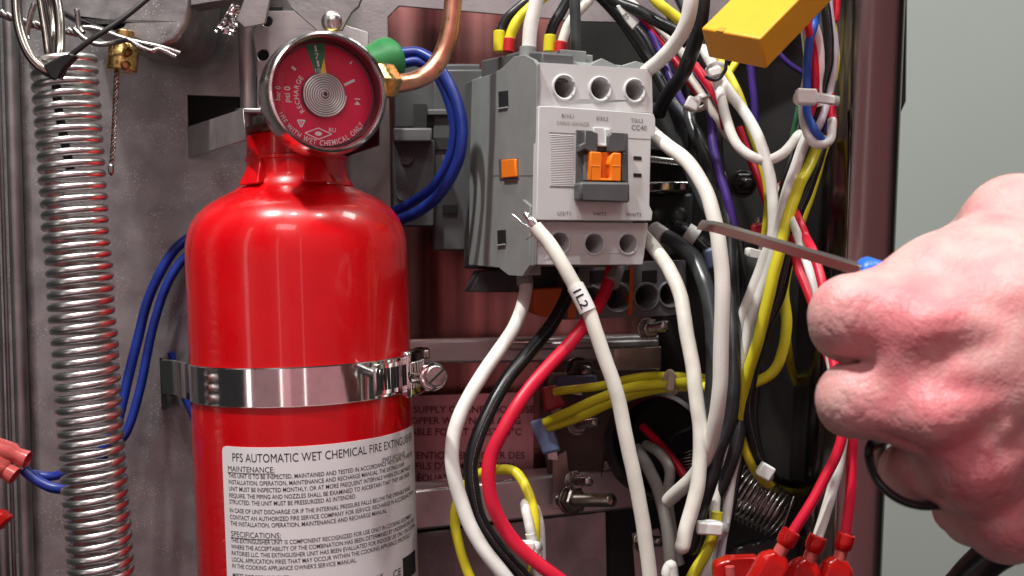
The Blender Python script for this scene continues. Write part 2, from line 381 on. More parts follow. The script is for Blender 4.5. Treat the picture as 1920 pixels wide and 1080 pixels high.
# corner post: folded stainless profile, top to bottom
def post():
    prof_t = [(1530, .575), (1566, .520), (1578, .509), (1590, .506), (1598, .503), (1603, .4995), (1608, .4985), (1684, .4985), (1690, .500), (1693, .504), (1690, .56)]
    prof_b = [(1474, .575), (1510, .512), (1526, .504), (1536, .500), (1548, .499), (1560, .4955), (1568, .4945), (1640, .4945), (1645, .496), (1648, .500), (1646, .56)]
    mb = MB(); vs = []; K = 12; n = len(prof_t)
    for j in range(K + 1):
        t = j / K; y = -120 + 1360 * t; tt = (y) / 1080
        for (xa, da), (xb, db) in zip(prof_t, prof_b): vs.append(P(xa + (xb - xa) * tt, y, da + (db - da) * tt))
    fs = [(j * n + i, j * n + i + 1, (j + 1) * n + i + 1, (j + 1) * n + i) for j in range(K) for i in range(n - 1)]
    o = mb.add(vs, fs).build('corner_post', STAIN, cab, angle=50)
    s = o.modifiers.new('sheet', 'SOLIDIFY'); s.thickness = .0012; s.offset = -1
post()
MB().hexa([P(1692, -60, .512), P(1700, -60, .512), P(1697, 190, .510), P(1684, 222, .510)], [P(1692, -60, .53), P(1702, -60, .53), P(1699, 190, .53), P(1684, 222, .53)]).build('gap_shade_strip', BLKPL, cab, .0008)  # black strip put in for the dark gap beside the post

# ================================================================== EXTINGUISHER
AX = P(562, 560, .500); RB = .0508
def zat(py, px=562, d=.5):
    p = P(px, py, 1); return p.z * (AX.y / p.y)
ext = thing('fire_extinguisher', (AX.x, AX.y, zat(1250)), 'red wet chemical fire extinguisher bottle strapped upright inside the cabinet', 'fire extinguisher')
LEAN = Matrix.Translation(AX) @ Matrix.Rotation(-.030, 4, 'Y') @ Matrix.Translation(-AX); LEANI = LEAN.inverted()
TX = LEAN @ Matrix.Translation((AX.x, AX.y, 0))
prof = [(.0475, zat(1330)), (RB - .001, zat(1320))]
for py, r in ((1310, RB), (480, RB), (455, RB * .995), (435, RB * .975), (415, RB * .94), (398, RB * .88), (383, RB * .80), (371, RB * .70), (362, RB * .61), (356, RB * .55), (351, RB * .52)): prof.append((r, zat(py)))
MB().lathe(prof, TX, 128).build('body', RED, ext, angle=50)
TXn = LEAN @ Matrix.Translation((AX.x + .001, AX.y, 0))
prof = [(.0262, zat(352)), (.0256, zat(346)), (.0246, zat(341)), (.0236, zat(334)), (.0231, zat(325)), (.0230, zat(304)), (.0236, zat(302)), (.0236, zat(296)), (.0228, zat(294)), (.0222, zat(255))]
MB().lathe(prof, TXn, 64).build('neck', REDNECK, ext, angle=40)
MB().lathe([(.0226, zat(253)), (.0228, zat(251)), (.0228, zat(240)), (.0215, zat(238)), (.0195, zat(236)), (.0195, zat(222))], TXn, 64).build('collar_ring', STEEL, ext, angle=40)
# raised lugs on the neck
for ang in (-128, -60, 70):
    a = math.radians(ang); M = TXn @ Matrix.Rotation(a, 4, 'Z')
    MB().hexa([M @ Vector((.0225, -.0055, zat(345))), M @ Vector((.0290, -.0070, zat(350))), M @ Vector((.0290, .0070, zat(350))), M @ Vector((.0225, .0055, zat(345)))],
              [M @ Vector((.0225, -.0035, zat(300))), M @ Vector((.0240, -.0035, zat(302))), M @ Vector((.0240, .0035, zat(302))), M @ Vector((.0225, .0035, zat(300)))]).build('lug', REDNECK, ext, .0012)
# paper label wrapped on the bottle
def cylhit(px, py, R):
    o = LEANI @ Vector((0, 0, 0)); d = (LEANI @ P(px, py, 1.0)) - o; ox, oy = o.x - AX.x, o.y - AX.y
    a = d.x ** 2 + d.y ** 2; b = 2 * (d.x * ox + d.y * oy); c = ox * ox + oy * oy - R * R
    disc = b * b - 4 * a * c
    t = (-b - math.sqrt(max(disc, 0))) / (2 * a); p = o + d * t
    return math.atan2(p.x - AX.x, AX.y - p.y), p.z     # 0 = facing -Y, + to the right
def cylp(th, z, R): return LEAN @ Vector((AX.x + R * math.sin(th), AX.y - R * math.cos(th), z))
RL = RB + .00025
thL, zT = cylhit(416, 836, RL); zB = zat(1310); thR = thL + 2.75
nseg = 90; rad = .0022
def label_mesh():
    vs = []; fs = []; rows = [(zT, 1), (zT - rad * .12, .55), (zT - rad * .4, .22), (zT - rad, 0)] + [(zT + (zB - zT) * k / 6 - (rad if k == 0 else 0), 0) for k in range(1, 7)]
    for R in (RL, RB - .0005):
        for z, ins in rows:
            for i in range(nseg + 1):
                a, b = thL + ins * rad / RL, thR - ins * rad / RL; vs.append(cylp(a + (b - a) * i / nseg, z, R))
    n = nseg + 1; m = len(rows)
    for k in (0, m):
        fs += [((k + j) * n + i, (k + j) * n + i + 1, (k + j + 1) * n + i + 1, (k + j + 1) * n + i) for j in range(m - 1) for i in range(nseg)]
    rim = list(range(n)) + [j * n + nseg for j in range(1, m)]
    fs += [(a, b, b + m * n, a + m * n) for a, b in zip(rim, rim[1:])]
    rim = [j * n for j in range(m)]; fs += [(a, b, b + m * n, a + m * n) for a, b in zip(rim, rim[1:])]
    return MB().add(vs, fs)
lab = label_mesh().build('paper_label', WHITEP, ext, angle=30)
RT = RL + .00008
S1 = .25e-3 * .9
def lline(mb, s, px, py, caph, prefix=None, endpx=None, sx=.86, under=False):
    th0, z0 = cylhit(px, py, RT); h = caph * .000226
    width = None
    if prefix: width = (cylhit(endpx, py - 14, RT)[0] - th0) * RT
    fn = lambda x, y: cylp(th0 + x / RT, z0 + y, RT)
    text_on(mb, s, fn, h, width, prefix, sx=sx)
    if under:
        vs, _ = text_geo(s); W = max(v.x for v in vs) * h / CAPH * sx; k = 16
        mb.add([cylp(th0 + W * i / k / RT, z0 - h * .18 - dy, RT) for dy in (0, h * .10) for i in range(k + 1)], [(i, i + 1, k + 2 + i, k + 1 + i) for i in range(k)])
BOLD[0] = .0
mb = MB()
lline(mb, 'PFS AUTOMATIC WET CHEMICAL FIRE EXTINGUISHER', 435, 865, 17, 'PFS AUTOMATIC WET CHEMICAL', 688)
lline(mb, '(PART NO 83620)', 716, 867, 9, sx=.85)
mb.build('title_lettering', INK, lab)
mb = MB()
lline(mb, 'MAINTENANCE:', 427, 883, 11, under=True, sx=.92)
mb.build('heading_lettering', INK, lab); mb = MB()
lline(mb, 'SPECIFICATIONS:', 433, 1005, 11, under=True, sx=.92)
mb.build('heading_lettering', INK, lab)
BOLD[0] = .006
mb = MB()
BL = [(428, 894.8, 'THIS UNIT IS TO BE INSPECTED, MAINTAINED AND TESTED IN ACCORDANCE WITH NFPA 17A AND THE'),
      (428.5, 907, 'INSTALLATION, OPERATION, MAINTENANCE AND RECHARGE MANUAL. THE EXTINGUISHER'),
      (429, 919.4, 'UNIT MUST BE INSPECTED MONTHLY, OR AT MORE FREQUENT INTERVALS WHEN CIRCUMSTANCES'),
      (429.5, 932, 'REQUIRE. THE PIPING AND NOZZLES SHALL BE EXAMINED TO ASCERTAIN THAT THEY ARE UNOB-'),
      (430, 944, 'STRUCTED. THE UNIT MUST BE PRESSURIZED AS INTENDED.'),
      (430.5, 960, 'IN CASE OF UNIT DISCHARGE OR IF THE INTERNAL PRESSURE FALLS BELOW THE OPERABLE RANGE'),
      (431, 972.6, 'CONTACT AN AUTHORIZED FIRE SERVICE COMPANY FOR SERVICE. RECHARGE IN ACCORDANCE WITH'),
      (432, 984.5, 'THE INSTALLATION, OPERATION, MAINTENANCE AND RECHARGE MANUAL.'),
      (433, 1016, 'THIS EXTINGUISHER UNIT IS COMPONENT RECOGNIZED FOR USE ONLY IN COOKING EQUIPMENT'),
      (433.5, 1028, 'WHERE THE ACCEPTABILITY OF THE COMBINATION HAS BEEN DETERMINED BY UNDERWRITERS LABO-'),
      (434, 1040, 'RATORIES LLC. THIS EXTINGUISHER UNIT HAS BEEN EVALUATED FOR INDOOR USE ONLY ON COOKING'),
      (434.5, 1052, 'LOCAL APPLICATION FIRES THAT MAY OCCUR WITHIN THE COOKING APPLIANCE SPECIFICALLY'),
      (435, 1064, "IN THE COOKING APPLIANCE OWNER'S SERVICE MANUAL."),
      (436, 1082, 'MEETS DOT REQUIREMENTS')]
for x, y, s in BL: lline(mb, s, x, y, 8.6, sx=.79)
lline(mb, 'UK', 707, 1088, 11); lline(mb, 'CE', 737, 1084, 15, sx=1.1)
mb.build('body_lettering', INK, lab); BOLD[0] = .012
mb = MB()
th0, z0 = cylhit(756, 1078, RT); th1 = cylhit(772, 1050, RT)[0]; zt = z0 + .0075
mb.add([cylp(th0 + (th1 - th0 + .12) * i / 6, z, RT) for z in (z0 - .003, zt) for i in range(7)], [(i, i + 1, 8 + i, 7 + i) for i in range(6)])
mb.build('emblem_print', INK, lab)
# ---- pressure gauge (part of the bottle's valve)
GF = Frame(P(615, 174, .450), yaw=25, pitch=0, roll=0)
GR = rpx(117, .452)
def gpos(x, y, dep=0): return GF.w(x, dep, y)
gauge = MB()
Mg = GF.M @ Matrix.Rotation(math.pi / 2, 4, 'X')     # lathe z -> toward the viewer (-y)
gprof = [(GR * .55, -.024), (GR * .90, -.018), (GR * .99, -.015), (GR, -.012), (GR * 1.0, -.003), (GR * .985, .000), (GR * .955, .0022), (GR * .92, .0026), (GR * .885, .0012), (GR * .87, -.0005), (GR * .865, -.008)]
gauge = MB().lathe(gprof, Mg, 96, caps=False).build('gauge', mat('bezel_steel', (.68, .65, .64), .18, 1, .1, 150, rvar=.06), ext, angle=40)
def gpart(name, m, mb): return mb.build(name, m, gauge, angle=40)
gpart('gauge_back', DSTEEL, MB().lathe([(1e-8, -.024), (GR * .56, -.024)], Mg, 48, caps=False))
gpart('dial_wall', mat('dial_wall_red', (.14, .03, .045), .3, .4), MB().lathe([(GR * .866, -.0005), (GR * .85, -.0080), (GR * .80, -.0084)], Mg, 96, caps=False))
gpart('dial', DIAL, MB().lathe([(1e-8, -.0083), (GR * .86, -.0083)], Mg, 96, caps=False))
def gd(x, y): return GF.w(x, .0083 - .00012, y)
def pol(r, a): a = math.radians(a); return (GR * r * math.sin(a), GR * r * math.cos(a))   # clockwise from the top
mb = MB()
vs = []; K = 8
for r in (.30, .835):
    for i in range(K + 1): x, y = pol(r, -20 + 23 * i / K); vs.append(gd(x, y))
gpart('green_sector', DGREEN, mb.add(vs, [(i, i + 1, K + 2 + i, K + 1 + i) for i in range(K)]))
def gtext(mb, s, r, a, h, rot=None, sx=1.0):
    """straight text centred at polar place, turned by rot degrees clockwise"""
    cx, cy = pol(r, a); t = math.radians(-(a if rot is None else rot)); c, sn = math.cos(t), math.sin(t); hh = h * GR
    text_on(mb, s, lambda x, y: GF.w(cx + x * c - (y - hh / 2) * sn, .0083 - .0003, cy + x * sn + (y - hh / 2) * c), hh, align='C', sx=sx)
def garc(mb, s, r, a_mid, h, inside=False, sx=1.0, gap=0.02):
    """letters along an arc; inside=True for text along the bottom that reads upright"""
    hh = h * GR; ws = []
    for ch in s:
        if ch == ' ': ws.append(hh * .45); continue
        v, _ = text_geo(ch); ws.append(max(q.x for q in v) * hh / CAPH * sx + gap * GR)
    tot = sum(ws); pos = -tot / 2; sg = -1 if inside else 1
    for ch, wd in zip(s, ws):
        a = a_mid + sg * math.degrees((pos + wd / 2) / (r * GR)); pos += wd
        if ch == ' ': continue
        gtext(mb, ch, r, a, h, a + (180 if inside else 0), sx)
mb = MB()
def tick(r0, r1, a, wd):
    x0, y0 = pol(r0, a); x1, y1 = pol(r1, a); t = math.radians(a); dx, dy = math.cos(t) * wd * GR, -math.sin(t) * wd * GR
    mb.add([gd(x0 - dx, y0 - dy), gd(x0 + dx, y0 + dy), gd(x1 + dx, y1 + dy), gd(x1 - dx, y1 - dy)], [(0, 1, 2, 3)])
    for i in range(4): mb.v[-1 - i] = tuple(Vector(mb.v[-1 - i]) + GF.R @ Vector((0, -.00018, 0)))
tick(.70, .80, -9, .018); tick(.46, .56, -9, .018); tick(.58, .66, -50, .022); tick(.40, .60, 62, .022)
tick(.70, .76, 40, .012)
gtext(mb, '7', .63, -9, .10, -6); gtext(mb, '100', .40, -10, .085, -6, .9)
gtext(mb, 'bar 0', .735, -91, .08, -88); gtext(mb, 'psi 0', .59, -92, .10, -88); gtext(mb, '14', .58, 96, .10, 92)
garc(mb, 'RECHARGE', .445, -92, .08, gap=.012)
garc(mb, 'USE WITH WET CHEMICAL ONLY', .765, 184, .092, inside=True, sx=.72, gap=.012)
gtext(mb, 'RU', .57, 165, .07, 0)
for (ax, ay), (bx, by) in zip([(-.22, -.62), (0, -.53), (.22, -.62), (0, -.71)], [(0, -.53), (.22, -.62), (0, -.71), (-.22, -.62)]):
    ax -= .08; bx -= .08
    d = Vector((bx - ax, by - ay)).normalized() * .008; nxy = Vector((-d.y, d.x))
    mb.add([GF.w(GR * (x), .0081, GR * (y)) for x, y in ((ax - nxy.x, ay - nxy.y), (bx - nxy.x, by - nxy.y), (bx + nxy.x, by + nxy.y), (ax + nxy.x, ay + nxy.y))], [(0, 1, 2, 3)])
mb.add([GF.w(GR * (-.08 + .06 * math.cos(i * .5236)), .0081, GR * (-.62 + .035 * math.sin(i * .5236))) for i in range(12)], [tuple(range(12))])
for s_ in (1.0,):
    tri = [(-.42, -.42), (-.30, -.42), (-.36, -.53)]
    for i in range(3):
        a, b = Vector(tri[i]), Vector(tri[(i + 1) % 3]); d = (b - a).normalized() * .011; n2 = Vector((-d.y, d.x))
        mb.add([GF.w(GR * p.x, .0081, GR * p.y) for p in (a - n2, b - n2, b + n2, a + n2)], [(0, 1, 2, 3)])
    mb.add([GF.w(GR * x, .0081, GR * y) for x, y in ((-.378, -.44), (-.342, -.44), (-.36, -.48))], [(0, 1, 2)])
gpart('dial_lettering', INKW, mb)
x0, y0 = pol(.30, -3); x1, y1 = pol(.58, 0); 
mb = MB().slab([[GF.w(x0 - .0016, .0062, y0), GF.w(x0 + .0018, .0062, y0), GF.w(x1, .0062, y1)]], GF.R @ Vector((0, .0004, 0)))
gpart('needle', DYEL, mb)
# bourdon coil: concentric turns
mb = MB(); pts = []
for i in range(8 * 48 + 1):
    a = i / 48 * 2 * math.pi; r = GR * (.055 + .30 * i / (8 * 48)); pts.append(GF.w(r * math.cos(a), .0055, r * math.sin(a)))
mb.tube(pts, GR * .0135, 8); gpart('bourdon_coil', mat('coil_silver', (.78, .74, .74), .42, .8), mb)
gpart('coil_plate', mat('coil_plate_steel', (.20, .15, .16), .5, .6), MB().lathe([(1e-8, -.0068), (GR * .36, -.0068), (GR * .365, -.0072)], Mg, 64, caps=False))
gpart('hub', CHROME, MB().lathe([(GR * .05, -.006), (GR * .05, -.0035), (GR * .035, -.0030), (GR * .022, -.0034), (GR * .02, -.006)], Mg, 24, caps=False))
gpart('gauge_glass', GLASS, MB().lathe([(1e-8, .0012), (GR * .5, .0009), (GR * .80, .0001), (GR * .868, -.0006), (GR * .868, -.0014), (GR * .80, -.0008), (GR * .5, .0001), (1e-8, .0004)], Mg, 64, caps=False))
# valve block behind the gauge
MB().box(-.014, .020, -.018, .020, -.012, .022, Matrix.Translation(P(600, 190, .500))).build('valve_block', BRASS, ext, .003)

# ---- copper tube with its brass nut
cop = thing('copper_tube', P(752, 155, .500), 'bent copper tube rising from the brass nut beside the gauge', 'tube')
pts = spline(px3([(715, 156, .492), (752, 156, .498), (785, 148, .505), (812, 130, .508), (832, 95, .510), (844, 50, .510), (850, -10, .510), (852, -90, .510)]), 14)
MB().tube(pts, rpx(17, .507), 28).build('bent_pipe', COPPER, cop, angle=60)
d = (P(752, 156, .500) - P(706, 153, .486)).normalized(); M = Matrix.Translation(P(706, 152, .486)) @ d.to_track_quat('Z', 'Y').to_matrix().to_4x4()
rn = rpx(36, .49)
MB().lathe([(rn * .8, -.006), (rn * .93, -.004), (rn, -.003), (rn, .0075), (rn * .92, .0090), (rn * .62, .0094)], M, 6).build('hex_nut', BRASS, cop, .0006)
# ---- green cap
gcap = thing('valve_cap', P(725, 100, .53), 'green plastic cap behind the gauge that the two blue wires leave', 'cap')
d = (P(752, 112, .545) - P(676, 122, .525)).normalized(); M = Matrix.Translation(P(676, 122, .525)) @ d.to_track_quat('Z', 'Y').to_matrix().to_4x4()
g = .545 / FPX
MB().lathe([(24 * g, -.002), (28 * g, .003), (40 * g, .0128), (43 * g, .0155), (44 * g, .0185), (41 * g, .0200), (30 * g, .0205)], M, 48).build('cap_shell', GREEN, gcap, angle=40)

# ---- hose clamp round the bottle
hc = thing('hose_clamp', cylp(0, zat(720), RB), 'shiny steel hose clamp strapped round the red bottle', 'clamp')
def band(th_list, R0, py_t, py_b, th_in):
    pass
zt, zb = cylhit(560, 688, RB)[1], cylhit(560, 763, RB)[1]
mb = MB(); vs = []; RC = RB + .0007
thA = -1.62; thB = 1.75; K = 90
path = [P(303, 718, .507), P(316, 718, .503), P(332, 718, .498)]
thA = -1.22; ring = [Vector((AX.x + RC * math.sin(a), AX.y - RC * math.cos(a), 0)) for a in [thA + (thB - thA) * i / K for i in range(K + 1)]]
tang = [LEANI @ p for p in path]; tang = [Vector((p.x, p.y, 0)) for p in tang] + ring
out = [(tang[min(i + 1, len(tang) - 1)] - tang[max(i - 1, 0)]).normalized() for i in range(len(tang))]
nrm = [Vector((t.y, -t.x, 0)) for t in out]
n = len(tang); hz = (zt - zb) / 2; zc = (zt + zb) / 2
for p, nn in zip(tang, nrm):
    for o_, zz in ((.0, hz), (.0005, hz * .94), (.0005, -hz * .94), (0, -hz), (-.0003, -hz), (-.0003, hz)): vs.append(LEAN @ (p + nn * o_ + Vector((0, 0, zc + zz))))
fs = [(i * 6 + k, i * 6 + (k + 1) % 6, (i + 1) * 6 + (k + 1) % 6, (i + 1) * 6 + k) for i in range(n - 1) for k in range(6)] + [tuple(range(6)), tuple(range((n - 1) * 6, n * 6))]
MB().add(vs, fs).build('band', CHROME, hc, angle=40)
MB().hexa([P(299, 671, .506), P(305, 671, .506), P(312, 768, .506), P(303, 768, .506)], [P(299, 671, .568), P(305, 671, .568), P(312, 768, .568), P(303, 768, .568)]).build('strap_slot', HOLE, hc)
# worm housing
th0 = cylhit(735, 710, RC)[0]
def hp(dth, r, z): return cylp(th0 + dth, zc + z, RC + r)
def arcbox(name, a0, a1, r0, r1, z0, z1, m, bev=.0004, K=8):
    mb = MB(); vs = []
    for i in range(K + 1):
        a = a0 + (a1 - a0) * i / K
        vs += [hp(a, r0, z0), hp(a, r1, z0), hp(a, r1, z1), hp(a, r0, z1)]
    fs = [(i * 4 + k, i * 4 + (k + 1) % 4, (i + 1) * 4 + (k + 1) % 4, (i + 1) * 4 + k) for i in range(K) for k in range(4)] + [(0, 1, 2, 3), tuple(range(K * 4, K * 4 + 4))]
    return mb.add(vs, fs).build(name, m, hc, bev)
arcbox('tail_strap', -.23, .50, .0004, .0014, -.0070, .0070, CHROME)
for i in range(7):
    a = -.21 + i * .042; arcbox('thread_slot', a, a + .018, .0013, .0018, -.0048, .0048, HOLE, 0, 2)
hs = arcbox('worm_housing', .08, .52, .001, .0066, -.0100, .0112, CHROME, .0016)
for i in range(6):
    a = .10 + i * .05; arcbox('worm_thread', a, a + .024, .006, .0074, -.0058, .0062, CHROME, .0004, 2)
for zz in (.0074, -.0082): arcbox('housing_ear', .50, .78, .001, .0085, zz - .0022, zz + .0022, DSTEEL, .0008, 4)
sa, sb = P(786, 708, .464), P(819, 705, .441); M = Matrix.Translation(sa) @ (sb - sa).normalized().to_track_quat('Z', 'Y').to_matrix().to_4x4(); Ls = (sb - sa).length
g = .405 / FPX
MB().lathe([(13 * g, -.008), (13 * g, Ls - .006), (30 * g, Ls - .0058), (31 * g, Ls - .005), (31 * g, Ls - .0044), (24 * g, Ls - .004)], M, 8, caps=False).build('screw_washer', CHROME, hc, .0005)
MB().lathe([(22 * g, Ls - .0046), (23.5 * g, Ls - .0036), (23.5 * g, Ls - .0012), (21 * g, Ls - .0002), (15 * g, Ls), (1e-8, Ls)], M, 24, caps=False).build('screw_head', STEEL, hc, .0003)
MB().box(-22 * g, 22 * g, -2.2 * g, 2.2 * g, Ls - .0012, Ls + .0002, M @ Matrix.Rotation(.7, 4, 'Z')).build('screw_slot', HOLE, hc)

# ================================================================== LEFT SIDE FITTINGS
# ---- big coil spring
SD = .455
sp0, sp1 = P(119, 112, SD), P(119, 112, SD); 
pts = []; a, b = P(119, 110, SD), P(199, 1200, SD + .008); axv = (b - a).normalized(); u = axv.cross(Vector((0, 1, 0))).normalized(); v = axv.cross(u)
pitch = 21.6 * SD / FPX; turns = int((b - a).length / pitch); Rs = rpx(53, SD); seg_t = 36
for i in range(turns * seg_t + 1):
    t = i / seg_t; an_ = 2 * math.pi * t - .6; c = a + axv * (pitch * t + .0003 * mnoise.noise(Vector((t * .9, 0, 0)))) + u * (.0006 * mnoise.noise(Vector((0, t * .3, 5))))
    pts.append(c + (u * math.cos(an_) + v * math.sin(an_)) * Rs)
big = MB().tube(pts, rpx(7.6, SD), 12).build('coil_spring', SPRING, angle=80)
tag(big, 'long bright steel coil spring hanging down the left side', 'spring')
# ---- split rings
kr = thing('key_ring', P(60, 20, .452), 'bronze-tinted steel ring looped through the top of the long spring', 'ring')
MB().tube(spline(px3([(40, -70, .445), (31, -10, .443), (36, 52, .441), (56, 104, .440), (88, 134, .441), (104, 132, .444), (112, 96, .452), (112, 40, .456), (103, -10, .458), (78, -60, .455)]), 12, True), rpx(9.5, .445), 18, True).build('outer_loop', DSTEEL, kr, angle=80)
MB().tube(spline(px3([(62, -80, .462), (74, -10, .460), (84, 50, .458), (92, 104, .456), (100, 112, .460), (99, 60, .470), (88, -10, .472)]), 12, True), rpx(7.5, .46), 16, True).build('inner_loop', DSTEEL, kr, angle=80)
# ---- black zip tie
zt_ = thing('black_zip_tie', P(112, 125, .436), 'black zip tie threaded through the ring and running up to the right', 'zip tie')
MB().slab([px3([(80, 122), (92, 115), (112, 104), (133, 99), (142, 104), (121, 127), (112, 146), (100, 150), (92, 146)], .434)], CR @ Vector((0, 0, -.004))).build('tie_head', BLKPL, zt_, .0012)
MB().tube(spline(px3([(120, 114, .436), (170, 75, .437), (230, 35, .440), (300, -22, .445)]), 8), rpx(5.5, .437), 10, flat=.6).build('tie_strap', BLKPL, zt_, angle=70)
MB().tube(spline(px3([(104, 140, .446), (108, 190, .450), (118, 250, .452), (132, 318, .455)]), 8), rpx(9, .45), 10, flat=.3).build('tie_tail', BLKPL, zt_, angle=70)
# ---- brass cable stop with its cut cable
cs = thing('cable_stop', P(230, 140, .500), 'brass cable stop with two screw holes and a cut steel cable below it', 'cable stop')
d = (P(236, 60, .50) - P(229, 136, .50)).normalized(); M = Matrix.Translation(P(228, 134, .50)) @ d.to_track_quat('Z', 'Y').to_matrix().to_4x4(); g = .5 / FPX
MB().lathe([(26 * g, 0), (28 * g, 2 * g), (28 * g, 48 * g), (26 * g, 51 * g), (17 * g, 52 * g), (17 * g, 76 * g)], M, 40).build('stop_barrel', BRASS, cs, .0003)
for hx, hy in ((240, 97), (236, 121)):
    c = P(hx, hy, .4935); nd = (Vector((0, 0, 0)) - c).normalized(); nd = (nd + Vector((.45, 0, 0))).normalized()
    Mh = Matrix.Translation(c) @ nd.to_track_quat('Z', 'Y').to_matrix().to_4x4()
    MB().lathe([(8.5 * g, -.002), (8.5 * g, .0004), (6.8 * g, .0006), (6.2 * g, -.0002), (5.5 * g, -.0016), (1e-8, -.0016)], Mh, 20, caps=False).build('screw_hole', mat('hole_brass', (.16, .09, .03), .4, .8), cs)
cl = spline(px3([(219, 134, .50), (216, 200, .503), (213, 260, .505), (208, 324, .507)]), 40)
for k in range(3):
    pts = []
    for i, p in enumerate(cl):
        a = i * .42 + k * 2.094; t = (cl[min(i + 1, len(cl) - 1)] - cl[max(i - 1, 0)]).normalized(); u = t.cross(Vector((0, 1, 0))).normalized(); v = t.cross(u)
        pts.append(p + (u * math.cos(a) + v * math.sin(a)) * rpx(2.6, .5))
    MB().tube(pts, rpx(2.5, .5), 7).build('cable_strand', STEEL if k else DSTEEL, cs, angle=80)
MB().ball(P(208, 318, .505), rpx(5.5, .5), None, 12, (1, 1, 2.2)).build('cable_tip', STEEL, cs)
# ---- cotter pin
ct = thing('cotter_pin', P(250, 85, .49), 'bent steel cotter pin holding the brass stop under the top channel', 'cotter pin')
MB().tube(spline(px3([(140, 55, .487), (160, 74, .486), (185, 83, .487), (215, 80, .487), (240, 75, .484), (262, 88, .484), (284, 96, .486), (300, 93, .488), (330, 107, .490)]), 10), rpx(5, .487), 10).build('lower_prong', STEEL, ct, angle=70)
MB().tube(spline(px3([(142, 52, .492), (170, 52, .492), (200, 60, .492), (226, 70, .492), (262, 80, .492), (300, 88, .492), (338, 100, .494)]), 10), rpx(4.6, .49), 10).build('upper_prong', STEEL, ct, angle=70)
wire([(144, 18, .49), (146, 34), (148, 52), (156, 62)], 5, STEEL, 'short upright steel prong stub beside the cotter pin', 'wire_stub', 'wire')
# frayed steel cable behind the ring
fc = thing('steel_cable', P(20, 40, .49), 'short twisted steel cable passing behind the ring at the top corner', 'cable')
cl = spline(px3([(-30, 5, .48), (10, 28, .48), (60, 45, .485), (110, 55, .49), (150, 62, .492)]), 16)
for k in range(3):
    pts = []
    for i, p in enumerate(cl):
        a = i * .5 + k * 2.094; t = (cl[min(i + 1, len(cl) - 1)] - cl[max(i - 1, 0)]).normalized(); u = t.cross(Vector((0, 1, 0))).normalized(); v = t.cross(u)
        pts.append(p + (u * math.cos(a) + v * math.sin(a)) * rpx(4.5, .48))
    MB().tube(pts, rpx(4.2, .48), 7).build('cable_strand', STEEL, fc, angle=80)
wire([(64, 8, .478), (58, 30), (50, 60), (53, 75)], 5.5, STEEL, 'thin steel pin crossing behind the ring at the top corner', 'steel_pin', 'pin')
# ---- blue wires at the left
wire([(60, 889, .535), (95, 893), (125, 886, .535), (165, 868, .535), (200, 835, .535), (235, 815, .54), (262, 730, .545), (292, 590, .55), (318, 525, .553), (352, 480, .556), (420, 450, .560)], 8.5, CBLUE, 'blue wire nearest the bottle, between spring and clamp', group='blue wires by the left panel')
wire([(45, 880, .53), (75, 905, .53), (118, 916, .53), (160, 905, .53), (205, 830, .54), (232, 745, .548), (258, 640, .552), (285, 545, .555), (330, 468, .558), (400, 420, .562)], 9.5, CBLUE, 'blue wire farther from the bottle, dipping lowest behind the spring', group='blue wires by the left panel')
wire([(320, 660, .559), (330, 700), (345, 740), (366, 790)], 7, CBLUE, 'short blue wire showing behind the end of the clamp band')
for i, (a, b, lb) in enumerate((((-20, 835), (52, 862), 'salmon crimp sleeve on the upper blue wire at the left edge'), ((-24, 862), (28, 893), 'salmon crimp sleeve on the lower blue wire at the left edge'))):
    cn = thing('crimp_connector', P(*a, .525), lb, 'connector', 'salmon crimp sleeves at the left edge')
    c0 = P(*a, .527 - .004 * i); dd = P(*b, .527 - .004 * i) - c0; M = Matrix.Translation(c0) @ dd.normalized().to_track_quat('Z', 'Y').to_matrix().to_4x4(); Ln = dd.length; g = .525 / FPX
    MB().lathe([(20 * g, 0), (21 * g, Ln * .6), (15 * g, Ln * .7), (17 * g, Ln), (14 * g, Ln * 1.01), (12 * g, Ln * .8)], M, 28, caps=False).build('sleeve', CONNP, cn, angle=50)
    MB().lathe([(9 * g, 0), (9 * g, Ln * .8)], M, 16).build('barrel', mat('tin', (.6, .5, .48), .35, .9), cn)
cn = thing('spade_connector', P(5, 985, .52), 'red connector corner poking in at the bottom of the left edge', 'connector')
MB().slab([px3([(-60, 950), (2, 962), (14, 975), (-4, 996), (-60, 1010)], .52)], CR @ Vector((0, 0, -.008))).build('housing', CONN, cn, .001)

